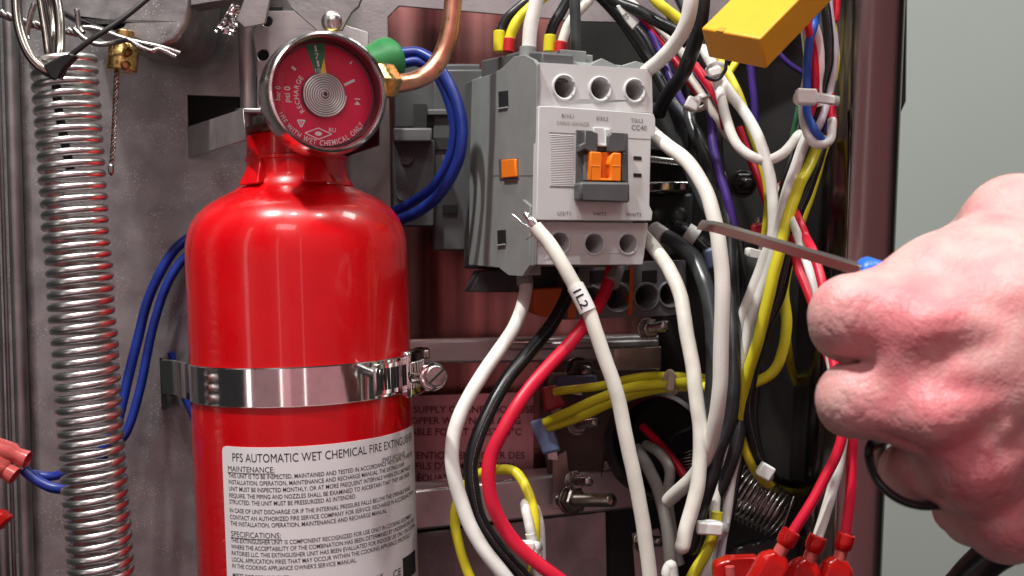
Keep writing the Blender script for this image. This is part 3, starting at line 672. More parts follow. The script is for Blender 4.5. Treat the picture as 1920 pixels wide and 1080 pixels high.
# ================================================================== CONTACTOR
CF = Frame(P(1112, 308, .485), yaw=20, pitch=0, roll=.6)
con = thing('contactor', CF.w(0, .09, -.05), 'grey three-pole contactor with white front and orange slider', 'contactor')
def cl_(px, py, y=0.0): return CF.hit(px, py, y)
def cpoly(pts, y): return [CF.w(*cl_(px, py, y)) for px, py in pts]
def cslab(name, m, pts, y0, y1, bev=.0005, holes=(), parent=None, seg=2):
    """front-facing block traced on plane y0, running back to y1"""
    L = [cpoly(pts, y0)]
    for cx, cy, r in holes:
        c = cl_(cx, cy, y0); L.append([CF.w(*q) for q in circ(c.x, c.z, r, y0)])
    return MB().slab(L, CF.R @ Vector((0, y1 - y0, 0))).build(name, m, parent or con, bev, seg=seg)
g0 = .485 / FPX
HR = 24.5 * g0
def terminal(px, py, y, r, collar):
    c = cl_(px, py, y); M = CF.M @ Matrix.Translation((c.x, y, c.z)) @ Matrix.Rotation(math.pi / 2, 4, 'X')
    o = MB().lathe([(r * .80, -.020), (r * .80, -.002), (r * .84, collar), (r * .95, collar + .0003), (r * 1.04, collar - .0001), (r * 1.06, -.0006)], M, 40, caps=False).build('terminal_collar', LGREY, con, angle=40)
    MB().lathe([(1e-8, -.019), (r * .8, -.019)], M, 24, caps=False).build('terminal_well', mat('well_grey', (.05, .05, .05), .5), o)
    s = MB().lathe([(r * .62, -.019), (r * .62, -.0165), (r * .5, -.0155), (1e-8, -.0155)], M, 24, caps=False)
    s.build('terminal_screw', STEEL, o, angle=40)
    MB().box(-r * .5, r * .5, -.0006, .0006, -.0156, -.0150, M).build('screw_slot', HOLE, o)
    for a in (35, -40): 
        M2 = M @ Matrix.Rotation(math.radians(a), 4, 'Z'); MB().box(r * .80, r * .97, -.0004, .0004, collar - .0005, collar + .0006, M2).build('collar_rib', LGREY, o)
# front blocks
top_h = [(1057, 164, HR * .83), (1124.5, 167, HR * .81), (1189, 170, HR * .79)]
cslab('upper_terminal_block', LGREY, [(1011, 117), (1222, 130), (1224, 212), (1010, 200)], .0035, .020, .0006, top_h)
for (x, y, r) in top_h: terminal(x, y, .0035, r / .83 * .97, .0008)
bot_h = [(1049, 455, HR * .78), (1114, 457, HR * .78), (1177, 457, HR * .76)]
cslab('lower_terminal_block', LGREY, [(1006, 414), (1216, 418), (1206, 497), (1003, 497)], .0035, .020, .0006, bot_h)
for (x, y, r) in bot_h: terminal(x, y, .0035, r / .83 * .97, .0004)
cov = cslab('front_cover', LGREY, [(1010, 199), (1033, 199), (1225, 213), (1229, 222), (1229, 248), (1221, 256), (1218, 386), (1224, 398), (1222, 414), (1005, 413), (1006, 398)], -.0022, .0034, .0008,
            [], None)
# bevel strip on the left of the cover, engraved outline
def strip(name, m, pts, y0, y1, parent, bev=.0002): return cslab(name, m, pts, y0, y1, bev, (), parent)
mb = MB()
for i in range(30):
    y = 253 + i * 3.25; a, b = cl_(1032, y, -.0022), cl_(1076, y + 1.5, -.0022)
    mb.box(a.x, b.x, -.00245, -.0018, a.z - .00022, a.z + .00022, CF.M)
o = mb.build('grip_ridges', LGREY, cov, .0001, seg=1); o['kind'] = 'stuff'
mb = MB()
for y0 in (248, 350):
    a, b = cl_(1030, y0, -.0022), cl_(1078, y0 + 2, -.0022); mb.box(a.x, b.x, -.00235, -.0018, a.z - .0001, a.z + .0001, CF.M)
a, b = cl_(1178, 259, -.0022), cl_(1219, 261, -.0022); mb.box(a.x, b.x, -.00232, -.0018, a.z - .0001, a.z + .0001, CF.M)
mb.build('cover_groove', INKG, cov)
for y in (296.5, 328.5):
    cslab('cover_slot', HOLE, [(1188, y - 4), (1203, y - 3), (1203, y + 4), (1188, y + 3)], -.0024, 0, 0, (), cov)
# coil carrier
car = cslab('coil_carrier', DGREY, [(1080, 243), (1113, 245), (1113, 273), (1146, 276), (1146, 248), (1178, 250), (1179, 378), (1079, 376)], -.0026, .002, .0004)
cslab('carrier_prong', DGREY, [(1096, 245), (1113, 246), (1122, 250), (1121, 284), (1109, 287), (1097, 280), (1087, 285), (1087, 272), (1096, 268)], -.0062, -.0020, .0006, (), car)
cslab('carrier_prong', DGREY, [(1146, 248), (1174, 250), (1174, 284), (1158, 285), (1141, 285), (1140, 256)], -.0062, -.0020, .0006, (), car)
cslab('carrier_shelf', DGREY, [(1091, 340), (1182, 342), (1182, 379), (1087, 376), (1087, 346)], -.0095, -.0020, .0012, (), car)
cslab('carrier_rib', mat('carrier_light', (.15, .16, .16), .5), [(1095, 290), (1106, 291), (1106, 339), (1095, 339)], -.0040, -.0020, .0004, (), car)
cslab('carrier_rib', DGREY, [(1166, 286), (1174, 287), (1174, 341), (1166, 340)], -.0040, -.0020, .0004, (), car)
cslab('latch_tongue', LGREY, [(1113, 238), (1146, 240), (1146, 276), (1113, 274)], -.0032, -.0015, .0004, (), car)
cslab('latch_ridge', LGREY, [(1134, 241), (1144, 242), (1144, 275), (1115, 273), (1115, 269), (1135, 270)], -.0044, -.0030, .0004, (), car)
sl = cslab('slider', ORANGE, [(1107, 284), (1126, 285), (1129, 290), (1127, 334), (1145, 335), (1144, 313), (1141, 307), (1147, 290), (1152, 286), (1165, 287), (1165, 339), (1107, 338)], -.0072, -.0022, .0005)
cslab('slider_floor', mat('slider_shade', (.60, .12, .005), .5), [(1122, 285), (1152, 286), (1150, 338), (1122, 337)], -.0040, -.0021, 0, (), sl)
cslab('slider_notch', HOLE, [(1105, 281), (1168, 284), (1168, 288), (1105, 285)], -.0030, -.0015, 0, (), sl)
for x in (1116.5, 1156.5):
    cslab('slider_mark', mat('slider_pale', (.95, .42, .12), .5), [(x - 8, 310), (x + 8, 311), (x + 8, 312), (x - 8, 311)], -.00735, -.0071, 0, (), sl)
# print
def ctext(mb, s, px, py, caph, sx=1.0):
    c = cl_(px, py, -.0022); text_on(mb, s, lambda x, y: CF.w(c.x + x, -.00235, c.z + y - caph * g0 / 2), caph * g0, align='C', sx=sx)
mb = MB()
for s, x, y in (('R/1/L1', 1064, 217), ('S/3/L2', 1129, 222), ('T/5/L3', 1194, 226), ('U/2/T1', 1057, 400), ('V/4/T2', 1124, 401), ('W/6/T3', 1188, 402)): ctext(mb, s, x, y, 7.2)
mb.build('terminal_lettering', INKG, cov); mb = MB()
ctext(mb, 'CC40', 1198, 239, 9.5, 1.05)
mb.build('rating_lettering', INKG, cov)
mb = MB(); ctext(mb, 'CARLO GAVAZZI', 1074, 231, 6.5, .95); mb.build('maker_lettering', mat('ink_tan', (.36, .31, .27), .6), cov)
# body: side profile traced on the left side plane
XL = min(cl_(1011, 118, .0035).x, cl_(1003, 497, .0035).x) - .0008; XR = cl_(1220, 300, .004).x
def side(px, py): return CF.hit(px, py, XL, 0)
def sslab(name, m, pts, x0, x1, bev=.0006, parent=None, plane=None):
    L = []
    for px, py in pts:
        h = CF.hit(px, py, XL if plane is None else plane, 0); L.append(CF.w(x0, h.y, h.z))
    return MB().slab([L], CF.R @ Vector((x1 - x0, 0, 0))).build(name, m, parent or con, bev)
SIDE = [(1009, 119), (1003, 112), (985, 103), (966, 106), (944, 127), (930, 137), (886, 150), (882, 300), (880, 497), (942, 503), (1000, 499), (1003, 497)]
YF = .021
def sback(pts, lim):
    L = []
    for px, py in pts:
        h = CF.hit(px, py, XL, 0); L.append((max(h.y, lim), h.z))
    return L
body = MB().slab([[CF.w(XL + .0012, y, z) for y, z in sback([(1009, 119), (966, 106), (944, 127), (930, 137), (886, 150), (882, 300), (880, 497), (942, 500), (1003, 494)], YF)]], CF.R @ Vector((XR - XL - .0012, 0, 0))).build('main_housing', MGREY, con, .0008)
sslab('side_housing', MGREY, SIDE, XL - .0004, XL + .0011, .0004)
yb = side(882, 320).y
con_base = MB().box(XL + .004, XR + .006, yb - .001, yb + .024, CF.hit(884, 505, XL, 0).z, CF.hit(886, 140, XL, 0).z, CF.M).build('rear_base', DGREY, con, .0012)
MB().slab([[CF.w(XL - .0014, y, z) for y, z in sback([(1003, 385), (986, 374), (966, 395), (958, 425), (956, 470), (941, 503), (958, 516), (986, 518), (1001, 499)], .0048)]], CF.R @ Vector((.0024, 0, 0))).build('side_flange', MGREY, con, .0005)
MB().slab([[CF.w(XL + .0012, y, z) for y, z in sback([(958, 490), (945, 503), (960, 515), (986, 517), (1000, 495)], .0220)]], CF.R @ Vector((.010, 0, 0))).build('lower_foot', MGREY, con, .0005)
sslab('side_step', MGREY, [(1009, 122), (1003, 112), (985, 103), (966, 106), (944, 127), (926, 138), (926, 330), (1006, 330)], XL - .0006, XL + .001, .0004)
for pts in ([(937, 172), (955, 170), (956, 200), (938, 203)], [(935, 432), (950, 431), (951, 457), (936, 459)]):
    sslab('side_window', HOLE, pts, XL - .0008, XL + .002, 0)
    fx = [(pts[0][0], pts[3][1]), (pts[1][0], pts[2][1]), (pts[1][0], pts[2][1] + 3), (pts[0][0], pts[3][1] + 3)]
    sslab('window_lip', mat('lip_grey', (.30, .31, .31), .5), fx, XL - .0014, XL + .002, .0002)
sslab('indicator_recess', mat('recess_grey', (.10, .09, .09), .5), [(938, 299), (974, 297), (975, 334), (939, 336)], XL - .0009, XL + .002, 0)
sslab('side_indicator', ORANGE, [(947, 300), (973, 298), (974, 332), (948, 334)], XL - .0022, XL + .002, .0006)
sslab('upper_rear_block', DGREY, [(1000, 96), (960, 94), (915, 106), (888, 112), (888, 160), (1000, 150)], XL + .004, XL + .020, .0010)
# jagged top shutters and gray ferrule sleeves
for px in (1062, 1130, 1194):
    a = cl_(px - 27, 122, .010); b = cl_(px + 30, 124, .010); c = cl_(px - 2, 103 + (px - 1062) * .085, .010)
    MB().slab([[CF.w(a.x, .010, a.z - .004), CF.w(a.x, .010, a.z), CF.w(c.x, .010, c.z), CF.w(b.x, .010, b.z), CF.w(b.x, .010, b.z - .004)]], CF.R @ Vector((0, .012, 0))).build('terminal_shutter', MGREY, con, .0005)
for (x0, x1, yt, dd) in ((1050, 1100, 96, .03), (1100, 1112, 103, .034)):
    a = cl_(x0, yt + 14, dd); b = cl_(x1, yt, dd); MB().box(a.x, b.x, dd, dd + .010, a.z - .008, b.z, CF.M).build('top_lug', MGREY, con, .0005)

# ---- DIN rail and device behind, right of the contactor
dr = thing('din_rail', P(1250, 340, .585), 'bright metal mounting rail end showing right of the contactor', 'rail')
MB().hexa([P(1180, 342, .565), P(1292, 340, .575), P(1293, 358, .575), P(1180, 361, .565)], [P(1180, 342, .595), P(1292, 340, .60), P(1293, 358, .60), P(1180, 361, .595)]).build('rail_web', CHROME, dr, .001)
MB().hexa([P(1180, 287, .585), P(1290, 300, .595), P(1290, 312, .595), P(1180, 300, .585)], [P(1180, 287, .605), P(1290, 300, .61), P(1290, 312, .61), P(1180, 300, .605)]).build('rail_lip', STEEL, dr, .001)
rb = thing('overload_block', P(1250, 470, .60), 'black plastic block under the bright rail, right of the contactor', 'relay')
MB().hexa([P(1190, 364, .580), P(1300, 362, .590), P(1296, 440, .590), P(1190, 440, .580)], [P(1190, 364, .63), P(1300, 362, .63), P(1296, 440, .63), P(1190, 440, .63)]).build('housing', VDGREY, rb, .002)
for x in (1232, 1272):
    MB().ball(P(x, 405, .583), rpx(18, .58), None, 16, (1, .6, 1)).build('boss', VDGREY, rb)
MB().hexa([P(1210, 190, .60), P(1290, 200, .605), P(1290, 285, .605), P(1210, 280, .60)], [P(1210, 190, .64), P(1290, 200, .64), P(1290, 285, .64), P(1210, 280, .64)]).build('upper_housing', VDGREY, rb, .003)
MB().hexa([P(1256, 366, .588), P(1262, 366, .588), P(1262, 440, .588), P(1256, 440, .588)], [P(1256, 366, .60), P(1262, 366, .60), P(1262, 440, .60), P(1256, 440, .60)]).build('seam', HOLE, rb)
# ---- grey/orange terminal strip below the contactor
tsF = Frame(P(1180, 555, .565), yaw=14, pitch=0, roll=0)
ts = thing('terminal_strip', tsF.w(0, .02, -.02), 'grey and orange push-in terminal strip below the contactor', 'terminal strip')
def tpoly(pts, y): return [tsF.w(*tsF.hit(px, py, y)) for px, py in pts]
def tslab(name, m, pts, y0, y1, bev=.0005, holes=(), parent=None):
    L = [tpoly(pts, y0)]
    for cx, cy, r in holes:
        c = tsF.hit(cx, cy, y0); L.append([tsF.w(*q) for q in circ(c.x, c.z, r, y0)])
    return MB().slab(L, tsF.R @ Vector((0, y1 - y0, 0))).build(name, m, parent or ts, bev)
gt = .565 / FPX
hol = [(1108, 562, 25 * gt), (1157, 558, 27 * gt), (1211, 556, 25 * gt), (1256, 552, 24 * gt)]
tslab('strip_housing', mat('strip_grey', (.16, .16, .17), .45, 0, .08, 90), [(1060, 500), (1285, 488), (1290, 585), (1250, 592), (1060, 600)], 0, .03, .001, hol)
for cx, cy, r in hol:
    c = tsF.hit(cx, cy, 0); M = tsF.M @ Matrix.Translation((c.x, 0, c.z)) @ Matrix.Rotation(math.pi / 2, 4, 'X')
    MB().lathe([(1e-8, -.016), (r * .70, -.016), (r * .82, -.004), (r * .90, .0012), (r, .0016), (r * 1.10, .0010), (r * 1.12, -.001)], M, 32, caps=False).build('port_ring', mat('port_grey', (.20, .20, .21), .4), ts, angle=40)
    MB().lathe([(1e-8, -.0155), (r * .72, -.0155)], M, 20, caps=False).build('port_well', HOLE, ts)
for x in (1120, 1166, 1218): tslab('release_slot', HOLE, [(x - 14, 508), (x + 14, 506), (x + 14, 530), (x - 14, 532)], -.0004, .002, 0)
tslab('orange_marker', DORANGE, [(1182, 500), (1190, 500), (1186, 592), (1178, 592)], -.0016, .01, .0003)
tslab('orange_lever', DORANGE, [(1000, 542), (1062, 538), (1060, 590), (1050, 598), (1018, 594), (1000, 586)], -.003, .012, .001)
tslab('orange_lever', DORANGE, [(1064, 560), (1082, 558), (1082, 598), (1064, 600)], -.002, .012, .001)
tslab('rear_housing', VDGREY, [(900, 508), (1060, 500), (1060, 545), (990, 548), (880, 548)], .014, .03, .001)
# ---- bolt with nuts under the strip
def bolt(px0, py0, d0, px1, py1, d1, rr, label, nut_at=.2, m=STEEL, nut=2.0):
    a, b = P(px0, py0, d0), P(px1, py1, d1); dd = b - a; M = Matrix.Translation(a) @ dd.normalized().to_track_quat('Z', 'Y').to_matrix().to_4x4()
    t = thing('threaded_bolt', a, label, 'bolt'); L_ = dd.length; r = rpx(rr, d1)
    prof = [(r * .92, 0)]; k = max(6, int(L_ / (r * .42)))
    for i in range(k): prof += [(r, L_ * (i + .3) / k), (r * .86, L_ * (i + .8) / k)]
    prof += [(r * .7, L_), (1e-8, L_ + r * .1)]
    MB().lathe(prof, M, 20, caps=False).build('shank', m, t, angle=60)
    n0 = L_ * nut_at
    MB().lathe([(r * nut * .85, n0 - r * .9), (r * nut, n0 - r * .7), (r * nut, n0 + r * .5), (r * nut * .82, n0 + r * .75), (r * .9, n0 + r * .75)], M, 6).build('nut', m, t, r * .12)
    MB().lathe([(r * nut * 1.12, n0 - r * 1.4), (r * nut * 1.12, n0 - r * .92)], M, 28).build('washer', m, t, r * .08)
bolt(1204, 618, .565, 1250, 611, .540, 11, 'zinc bolt with nut and star washer under the terminal strip', .35, nut=1.8)
bolt(1050, 938, .60, 1148, 938, .555, 13, 'long grey threaded bolt with two nuts on the brown board', .30, DSTEEL)
bolt(1072, 902, .60, 1105, 903, .575, 9, 'short shiny stud above the long grey bolt', .25, STEEL)
bolt(1082, 797, .60, 1118, 792, .578, 9, 'small shiny stud left of the black conduit ring', .1, STEEL)
bolt(1085, 700, .63, 1105, 698, .62, 14, 'dark stud head above the red spade terminal', .4, DSTEEL)
bolt(1200, 1015, .60, 1240, 1015, .58, 10, 'dark stud near the bottom behind the cream wire', .3, DSTEEL)
bolt(1392, 345, .585, 1404, 345, .56, 12, 'blackened screw head in the dark side panel', .2, mat('black_screw', (.06, .06, .06), .3, 1))
# ---- brown component board with tab and studs
cb = thing('relay_board', P(1090, 880, .63), 'brown insulating board carrying studs and spade terminals', 'board')
MB().slab([px3([(1030, 700), (1240, 690), (1200, 760), (1140, 800), (1125, 950), (1040, 955), (1010, 800)], .625)], CR @ Vector((0, 0, -.004))).build('board_plate', BOARD, cb, .001)
plate('mounting_tab', mat('tab_steel', (.30, .24, .22), .4, .8), [(1036, 860), (1062, 845), (1072, 950), (1036, 955)], .612, .002, parent=cb)
plate('clip_plate', DSTEEL, [(1150, 655), (1240, 650), (1240, 690), (1150, 695)], .618, .003, parent=cb)
# ---- conduit ring
cr = thing('conduit_bushing', P(1220, 850, .60), 'black round conduit opening with wires coming out', 'conduit')
cc = P(1232, 832, .585); nd = (P(1170, 845, .52) - P(1250, 825, .62)).normalized()
M = Matrix.Translation(cc) @ nd.to_track_quat('Z', 'Y').to_matrix().to_4x4(); g = .585 / FPX
MB().lathe([(84 * g, -.05), (84 * g, .004), (90 * g, .007), (98 * g, .006), (100 * g, .002), (100 * g, -.014), (104 * g, -.016), (104 * g, -.05)], M, 64, caps=False).build('bushing_ring', mat('conduit_black', (.13, .12, .12), .24, .9, .2, 60), cr, angle=40)
MB().lathe([(1e-8, -.048), (90 * g, -.048)], M, 40, caps=False).build('bushing_floor', HOLE, cr)
# ---- spade terminals on the yellow wires
def spade(name, m, q, d, label, th=.006):
    t = thing(name, P(*q[0], d), label, 'terminal', 'spade terminals at the brown board')
    MB().slab([px3(q, d)], CR @ Vector((0, 0, -th))).build('insulator', m, t, .0014)
    c = [(q[2][0] + q[3][0]) / 2, (q[2][1] + q[3][1]) / 2]
    MB().slab([px3([(c[0] - 10, c[1] - 6), (c[0] + 10, c[1] - 4), (c[0] + 12, c[1] + 14), (c[0] - 8, c[1] + 12)], d + .002)], CR @ Vector((0, 0, -.0012))).build('blade', STEEL, t, .0003)
spade('spade_terminal', TERMR, [(1015, 728), (1046, 722), (1062, 760), (1022, 776)], .585, 'red spade terminal on the single upper yellow wire')
spade('spade_terminal', TERMB, [(994, 792), (1030, 782), (1052, 846), (1018, 854)], .575, 'blue spade terminal on the pair of yellow wires')
spade('spade_terminal', mat('terminal_slate', (.10, .13, .22), .4), [(1040, 706), (1120, 704), (1120, 728), (1040, 728)], .61, 'slate blue spade terminal behind the red one')
# ---- warning sticker on the back
st = thing('warning_sticker', P(880, 830, .664), 'pinkish foil wiring notice with dark red lettering behind the wires', 'sticker')
MB().slab([px3([(690, 745), (1000, 735), (1000, 900), (690, 912)], .664)], CR @ Vector((0, 0, -.0004))).build('sticker_sheet', STICK, st)
mb = MB()
sF = Frame(P(780, 800, .6634), yaw=0, pitch=-2.0)
for s, x, y, al in (('USE SUPPLY CONNECTION USE', 773, 774, 'USE '), ('COPPER WIRE NO. 8 AWG', 772, 795, 'C'), ('SUITABLE FOR AT LEAST 90°C', 772, 816, 'SUIT'), ('ATTENTION: EMPLOYER DES', 772, 860, 'AT'), ("FILS D'ALIMENTATION", 778, 880, ''), ('ADÉQUATS POUR', 771, 902, 'A')):
    h = 13.5 * .6634 / FPX; k = h / CAPH * 1.0
    W0 = (max(v.x for v in text_geo(al)[0]) * k + h * .25) if al else 0
    c = sF.hit(x, y, 0); sl_ = -.02
    text_on(mb, s, lambda X, Y: sF.w(c.x - W0 + X, -.0001, c.z + Y - sl_ * X * 0), h)
mb.build('notice_lettering', INKR, st)
# ---- dark device left of the contactor
db = thing('relay_block', P(800, 330, .585), 'dark grey relay base between the bottle and the contactor', 'relay')
def dbox(name, m, a, d0, d1, bev=.001):
    x0, y0, x1, y1 = a; MB().hexa([P(x0, y0, d0), P(x1, y0, d0), P(x1, y1, d0), P(x0, y1, d0)], [P(x0, y0, d1), P(x1, y0, d1), P(x1, y1, d1), P(x0, y1, d1)]).build(name, m, db, bev)
STRIPG = mat('relay_grey', (.060, .062, .064), .45, 0, .12, 70)
dbox('body', STRIPG, (736, 262, 815, 425), .585, .60)
dbox('body_side', STRIPG, (812, 130, 905, 470), .592, .60)
dbox('ledge', DGREY, (737, 240, 810, 266), .570, .59)
dbox('cavity', HOLE, (775, 195, 800, 240), .588, .6, 0)
dbox('upper_body', STRIPG, (738, 120, 900, 240), .5955, .602)
dbox('slot', HOLE, (830, 384, 858, 400), .5905, .6, 0)
dbox('slot', HOLE, (806, 258, 858, 280), .5905, .6, 0)
dbox('ridge', DGREY, (800, 205, 850, 216), .589, .6, .0006)
for (x, y, r, hh) in ((763, 298, 12, .003), (757, 364, 13, .0012)):
    Mb = Matrix.Translation(P(x, y, .585)) @ CR.to_4x4(); MB().lathe([(rpx(r, .585) * 1.1, 0), (rpx(r, .585), hh), (rpx(r, .585) * .8, hh), (rpx(r, .585) * .72, hh * .5), (1e-8, hh * .5)], Mb, 28, caps=False).build('boss', DGREY, db, angle=40)
# ---- blue wires arching to the relay base
wire([(735, 100, .545), (755, 99, .545), (785, 99, .545), (815, 117, .542), (843, 160, .540), (866, 222, .535), (863, 285, .535), (838, 345, .54), (795, 390, .55), (745, 415, .56), (690, 440, .565)], 10.5, CBLUE, 'outer blue wire arching from the green cap down behind the bottle', group='blue wires from the green cap')
wire([(738, 122, .545), (758, 119, .545), (785, 116, .545), (812, 132, .545), (838, 178, .545), (852, 240, .545), (842, 300, .548), (812, 350, .555), (765, 384, .565), (700, 410, .57)], 9.5, CBLUE, 'inner blue wire arching from the green cap down behind the bottle', group='blue wires from the green cap')

# ================================================================== YELLOW RELAY
rl = thing('yellow_relay', P(1425, 73, .42), 'bright yellow relay block hanging among the upper wires', 'relay')
C0 = P(1425, 73, .420); A = P(1314, 53, .430) - C0; H = P(1437, 130, .423) - C0
def solve():
    best = None
    for da in np.linspace(.40, .46, 25):
        for dh in np.linspace(.40, .45, 21):
            a = P(1314, 53, da) - C0; h = P(1437, 130, dh) - C0
            n = a.cross(h).normalized()
            if n.y < 0: n = -n
            q = proj(C0 + n * .03); v = Vector((q[0] - 1425, q[1] - 73)); e = abs(v.normalized().angle(Vector((70, -73)).normalized())) + abs(a.normalized().dot(h.normalized())) * 2
            if best is None or e < best[0]: best = (e, a, h, n)
    return best
e_, A, H, Nn = solve()
Lr = .050
c = [C0 + A, C0, C0 + H, C0 + A + H]
MB().hexa(c, [p + Nn * Lr for p in c]).build('relay_case', YELLOWB, rl, .0009, seg=3)
hn = H.normalized()
mb = MB().hexa([C0 + A * .74 - hn * .0003, C0 + A * .62 - hn * .0003, C0 + A * .62 + hn * .0008, C0 + A * .74 + hn * .0008], [C0 + A * .74 + Nn * .003 - hn * .0003, C0 + A * .62 + Nn * .003 - hn * .0003, C0 + A * .62 + Nn * .003 + hn * .0008, C0 + A * .74 + Nn * .003 + hn * .0008])
mb.build('edge_notch', mat('relay_amber', (.62, .30, .015), .5), rl, .0003)

# ================================================================== WIRES
# lower left group coming out of the contactor
def ferrule(pts, r, m, parent, name='sleeve'):
    p = px3(pts); d = pts[0][2]; return MB().tube(spline(p, 6), rpx(r, d), 18).build(name, m, parent, .0004)
def group_wire(name, label, cat='wire', loc=None): return thing(name, loc, label, cat)
def cable(pts, r, m, label, sleeve=None, smat=MGREY, sr=None, **k):
    """wire with a sleeve at its end: an Empty with the insulation and the sleeve as parts"""
    t = thing('wire', P(*pts[0]), label, 'wire')
    wire(pts, r, m, label, 'insulation', parent=t, **k)
    if sleeve: ferrule(sleeve, sr or r * 1.25, smat, t)
    return t
cable([(983, 500, .527), (986, 545, .52), (962, 618, .505), (905, 700, .487), (862, 780, .478), (848, 850, .474), (860, 925, .472), (895, 1010, .470), (945, 1080, .468), (985, 1125, .468)], 13.5, CWHITE, 'thick white wire bowing farthest left from the bottom of the contactor', [(981, 495, .525), (984, 535, .522)], sr=15)
wire([(1075, 500, .548), (1062, 555, .535), (1032, 612, .52), (985, 668, .505), (928, 748, .490), (892, 830, .482), (884, 900, .480), (898, 970, .478), (945, 1042, .476), (1005, 1110, .476)], 13.5, CBLACK, 'thick black printed wire curving down beside the white and red ones')
cable([(1150, 500, .535), (1128, 565, .52), (1070, 640, .500), (998, 722, .484), (945, 805, .476), (918, 872, .474), (922, 940, .472), (955, 1003, .470), (1005, 1055, .468), (1070, 1105, .468)], 13, CRED, 'thick red wire curving down from the middle pole of the contactor', [(1158, 492, .54), (1146, 532, .528)], sr=16, flat=.72)
# 1L2 wire in front
l2 = thing('stripped_wire', P(1010, 430, .437), 'cream wire marked 1L2 with bare frayed strands at its upper end', 'wire')
L2 = [(1003, 425, .438), (1040, 472, .434), (1075, 530, .431), (1105, 590, .429), (1132, 660, .428), (1156, 740, .427), (1176, 830, .427), (1196, 930, .427), (1214, 1040, .427), (1224, 1130, .427)]
wire(L2, 14, CWARM, '', 'insulation', parent=l2)
sp = spline(px3(L2), 10); i0 = min(range(len(sp)), key=lambda i: abs(proj(sp[i])[1] - 534)); i1 = min(range(len(sp)), key=lambda i: abs(proj(sp[i])[1] - 582))
MB().tube(sp[i0:i1 + 1], rpx(16.3, .43), 24).build('marker_sleeve', mat('marker_white', (.80, .79, .77), .4), l2, angle=50)
# 1L2 lettering on the sleeve: runs along it, wrapped on its round
a, b = sp[i0], sp[i1]; ax_ = (b - a).normalized(); toc = (-(a + b) / 2).normalized(); toc = (toc - ax_ * toc.dot(ax_)).normalized(); sd = ax_.cross(toc)
if (CRI @ sd).y < 0: sd = -sd
Rm = rpx(17.0, .43); hcap = rpx(17.5, .43)
mb = MB()
def onsleeve(x, y):
    # x along the wire, y across
    f = x / (b - a).length; k = max(0, min(.999, f)) * (i1 - i0); kk = min(int(k), i1 - i0 - 1); cpt = sp[i0 + kk].lerp(sp[i0 + kk + 1], k - kk)
    th = y / Rm; return cpt + (toc * math.cos(th) + sd * math.sin(th)) * Rm
text_on(mb, '1L2', lambda x, y: onsleeve(x + rpx(5, .43), y - hcap * .55), hcap, rpx(42, .43), '1L2', fine=3)
mb.build('marker_lettering', INK, l2)
for k in range(24):
    a_ = k * 2.4; rr = 1.5 + 6.5 * ((k * .618) % 1); ox, oy = rr * math.cos(a_), rr * math.sin(a_) * .8
    MB().tube(spline(px3([(1006 + ox, 428 + oy * .7, .4385), (994 + ox, 412 + oy * .7, .4395 + .0005 * math.sin(a_)), (984 + ox * .9 + math.sin(k * 1.7), 399 + oy * .6, .441)]), 8), rpx(2.0, .44), 6).build('strand', CHROME, l2, angle=80)
for k, (x, y) in enumerate(((957, 407), (962, 402), (975, 417))):
    MB().tube(spline(px3([(1003, 431 + k, .438), (985, 423 - k, .439), (x, y, .442)]), 6), rpx(1.0, .44), 5).build('strand', CHROME, l2, angle=80)
MB().tube(spline(px3([(1003, 434, .440), (996, 443, .445), (986, 450, .450)]), 6), rpx(1.0, .44), 5).build('strand', CHROME, l2, angle=80)
# right of the contactor
wire([(1205, 440, .515), (1225, 464, .505), (1255, 505, .492), (1276, 560, .483), (1291, 640, .476), (1304, 735, .470), (1313, 820, .468), (1309, 900, .466), (1292, 968, .464), (1279, 1025, .463)], 14, CWARM, 'thick warm white wire from the lower right terminal, ending loose near the bottom', round_end=True)
wire([(1212, 240, .508), (1245, 268, .498), (1290, 304, .478), (1324, 360, .466), (1345, 440, .459), (1354, 530, .457), (1353, 650, .457), (1347, 750, .460), (1330, 840, .468), (1296, 900, .480), (1254, 938, .495)], 14, CCREAM, 'thick cream wire from the right side of the contactor, passing behind the screwdriver tip', round_end=True)
wire([(1228, 436, .545), (1262, 452, .535), (1300, 482, .522), (1324, 540, .510), (1336, 620, .502), (1340, 700, .496), (1330, 780, .492), (1322, 870, .490), (1312, 940, .49)], 16, CGREYB, 'glossy charcoal wire between the two thick white wires')
wire([(1262, 424, .560), (1300, 442, .555), (1345, 490, .55), (1372, 560, .545), (1385, 650, .540), (1390, 740, .53)], 15, CBLK, 'black wire with a white band behind the glossy charcoal one')
for (a, b, lb) in (((1224, 432, .5449), (1246, 447, .5395), 'white printed marker band on the charcoal wire'), ((1286, 434, .5545), (1306, 447, .554), 'white printed marker band on the black wire')):
    o = MB().tube(spline(px3([a, b]), 6), rpx(18.5, .545), 20).build('marker_band', mat('band_white', (.60, .60, .58), .35), None, .0002); tag(o, lb, 'marker')
wire([(1352, 330, .515), (1364, 400, .508), (1371, 480, .502), (1374, 560, .494), (1373, 640, .486), (1374, 720, .480), (1365, 790, .476), (1345, 850, .473), (1326, 910, .472), (1312, 960, .474), (1296, 1030, .478)], 15, CBLK, 'thick black wire crossing the white wires low on the right')
wire([(1352, 720, .500), (1384, 780, .494), (1380, 840, .490), (1358, 900, .488), (1330, 960, .488), (1310, 1030, .49)], 14, CBLK, 'second thick black wire lying right behind the first low on the right')
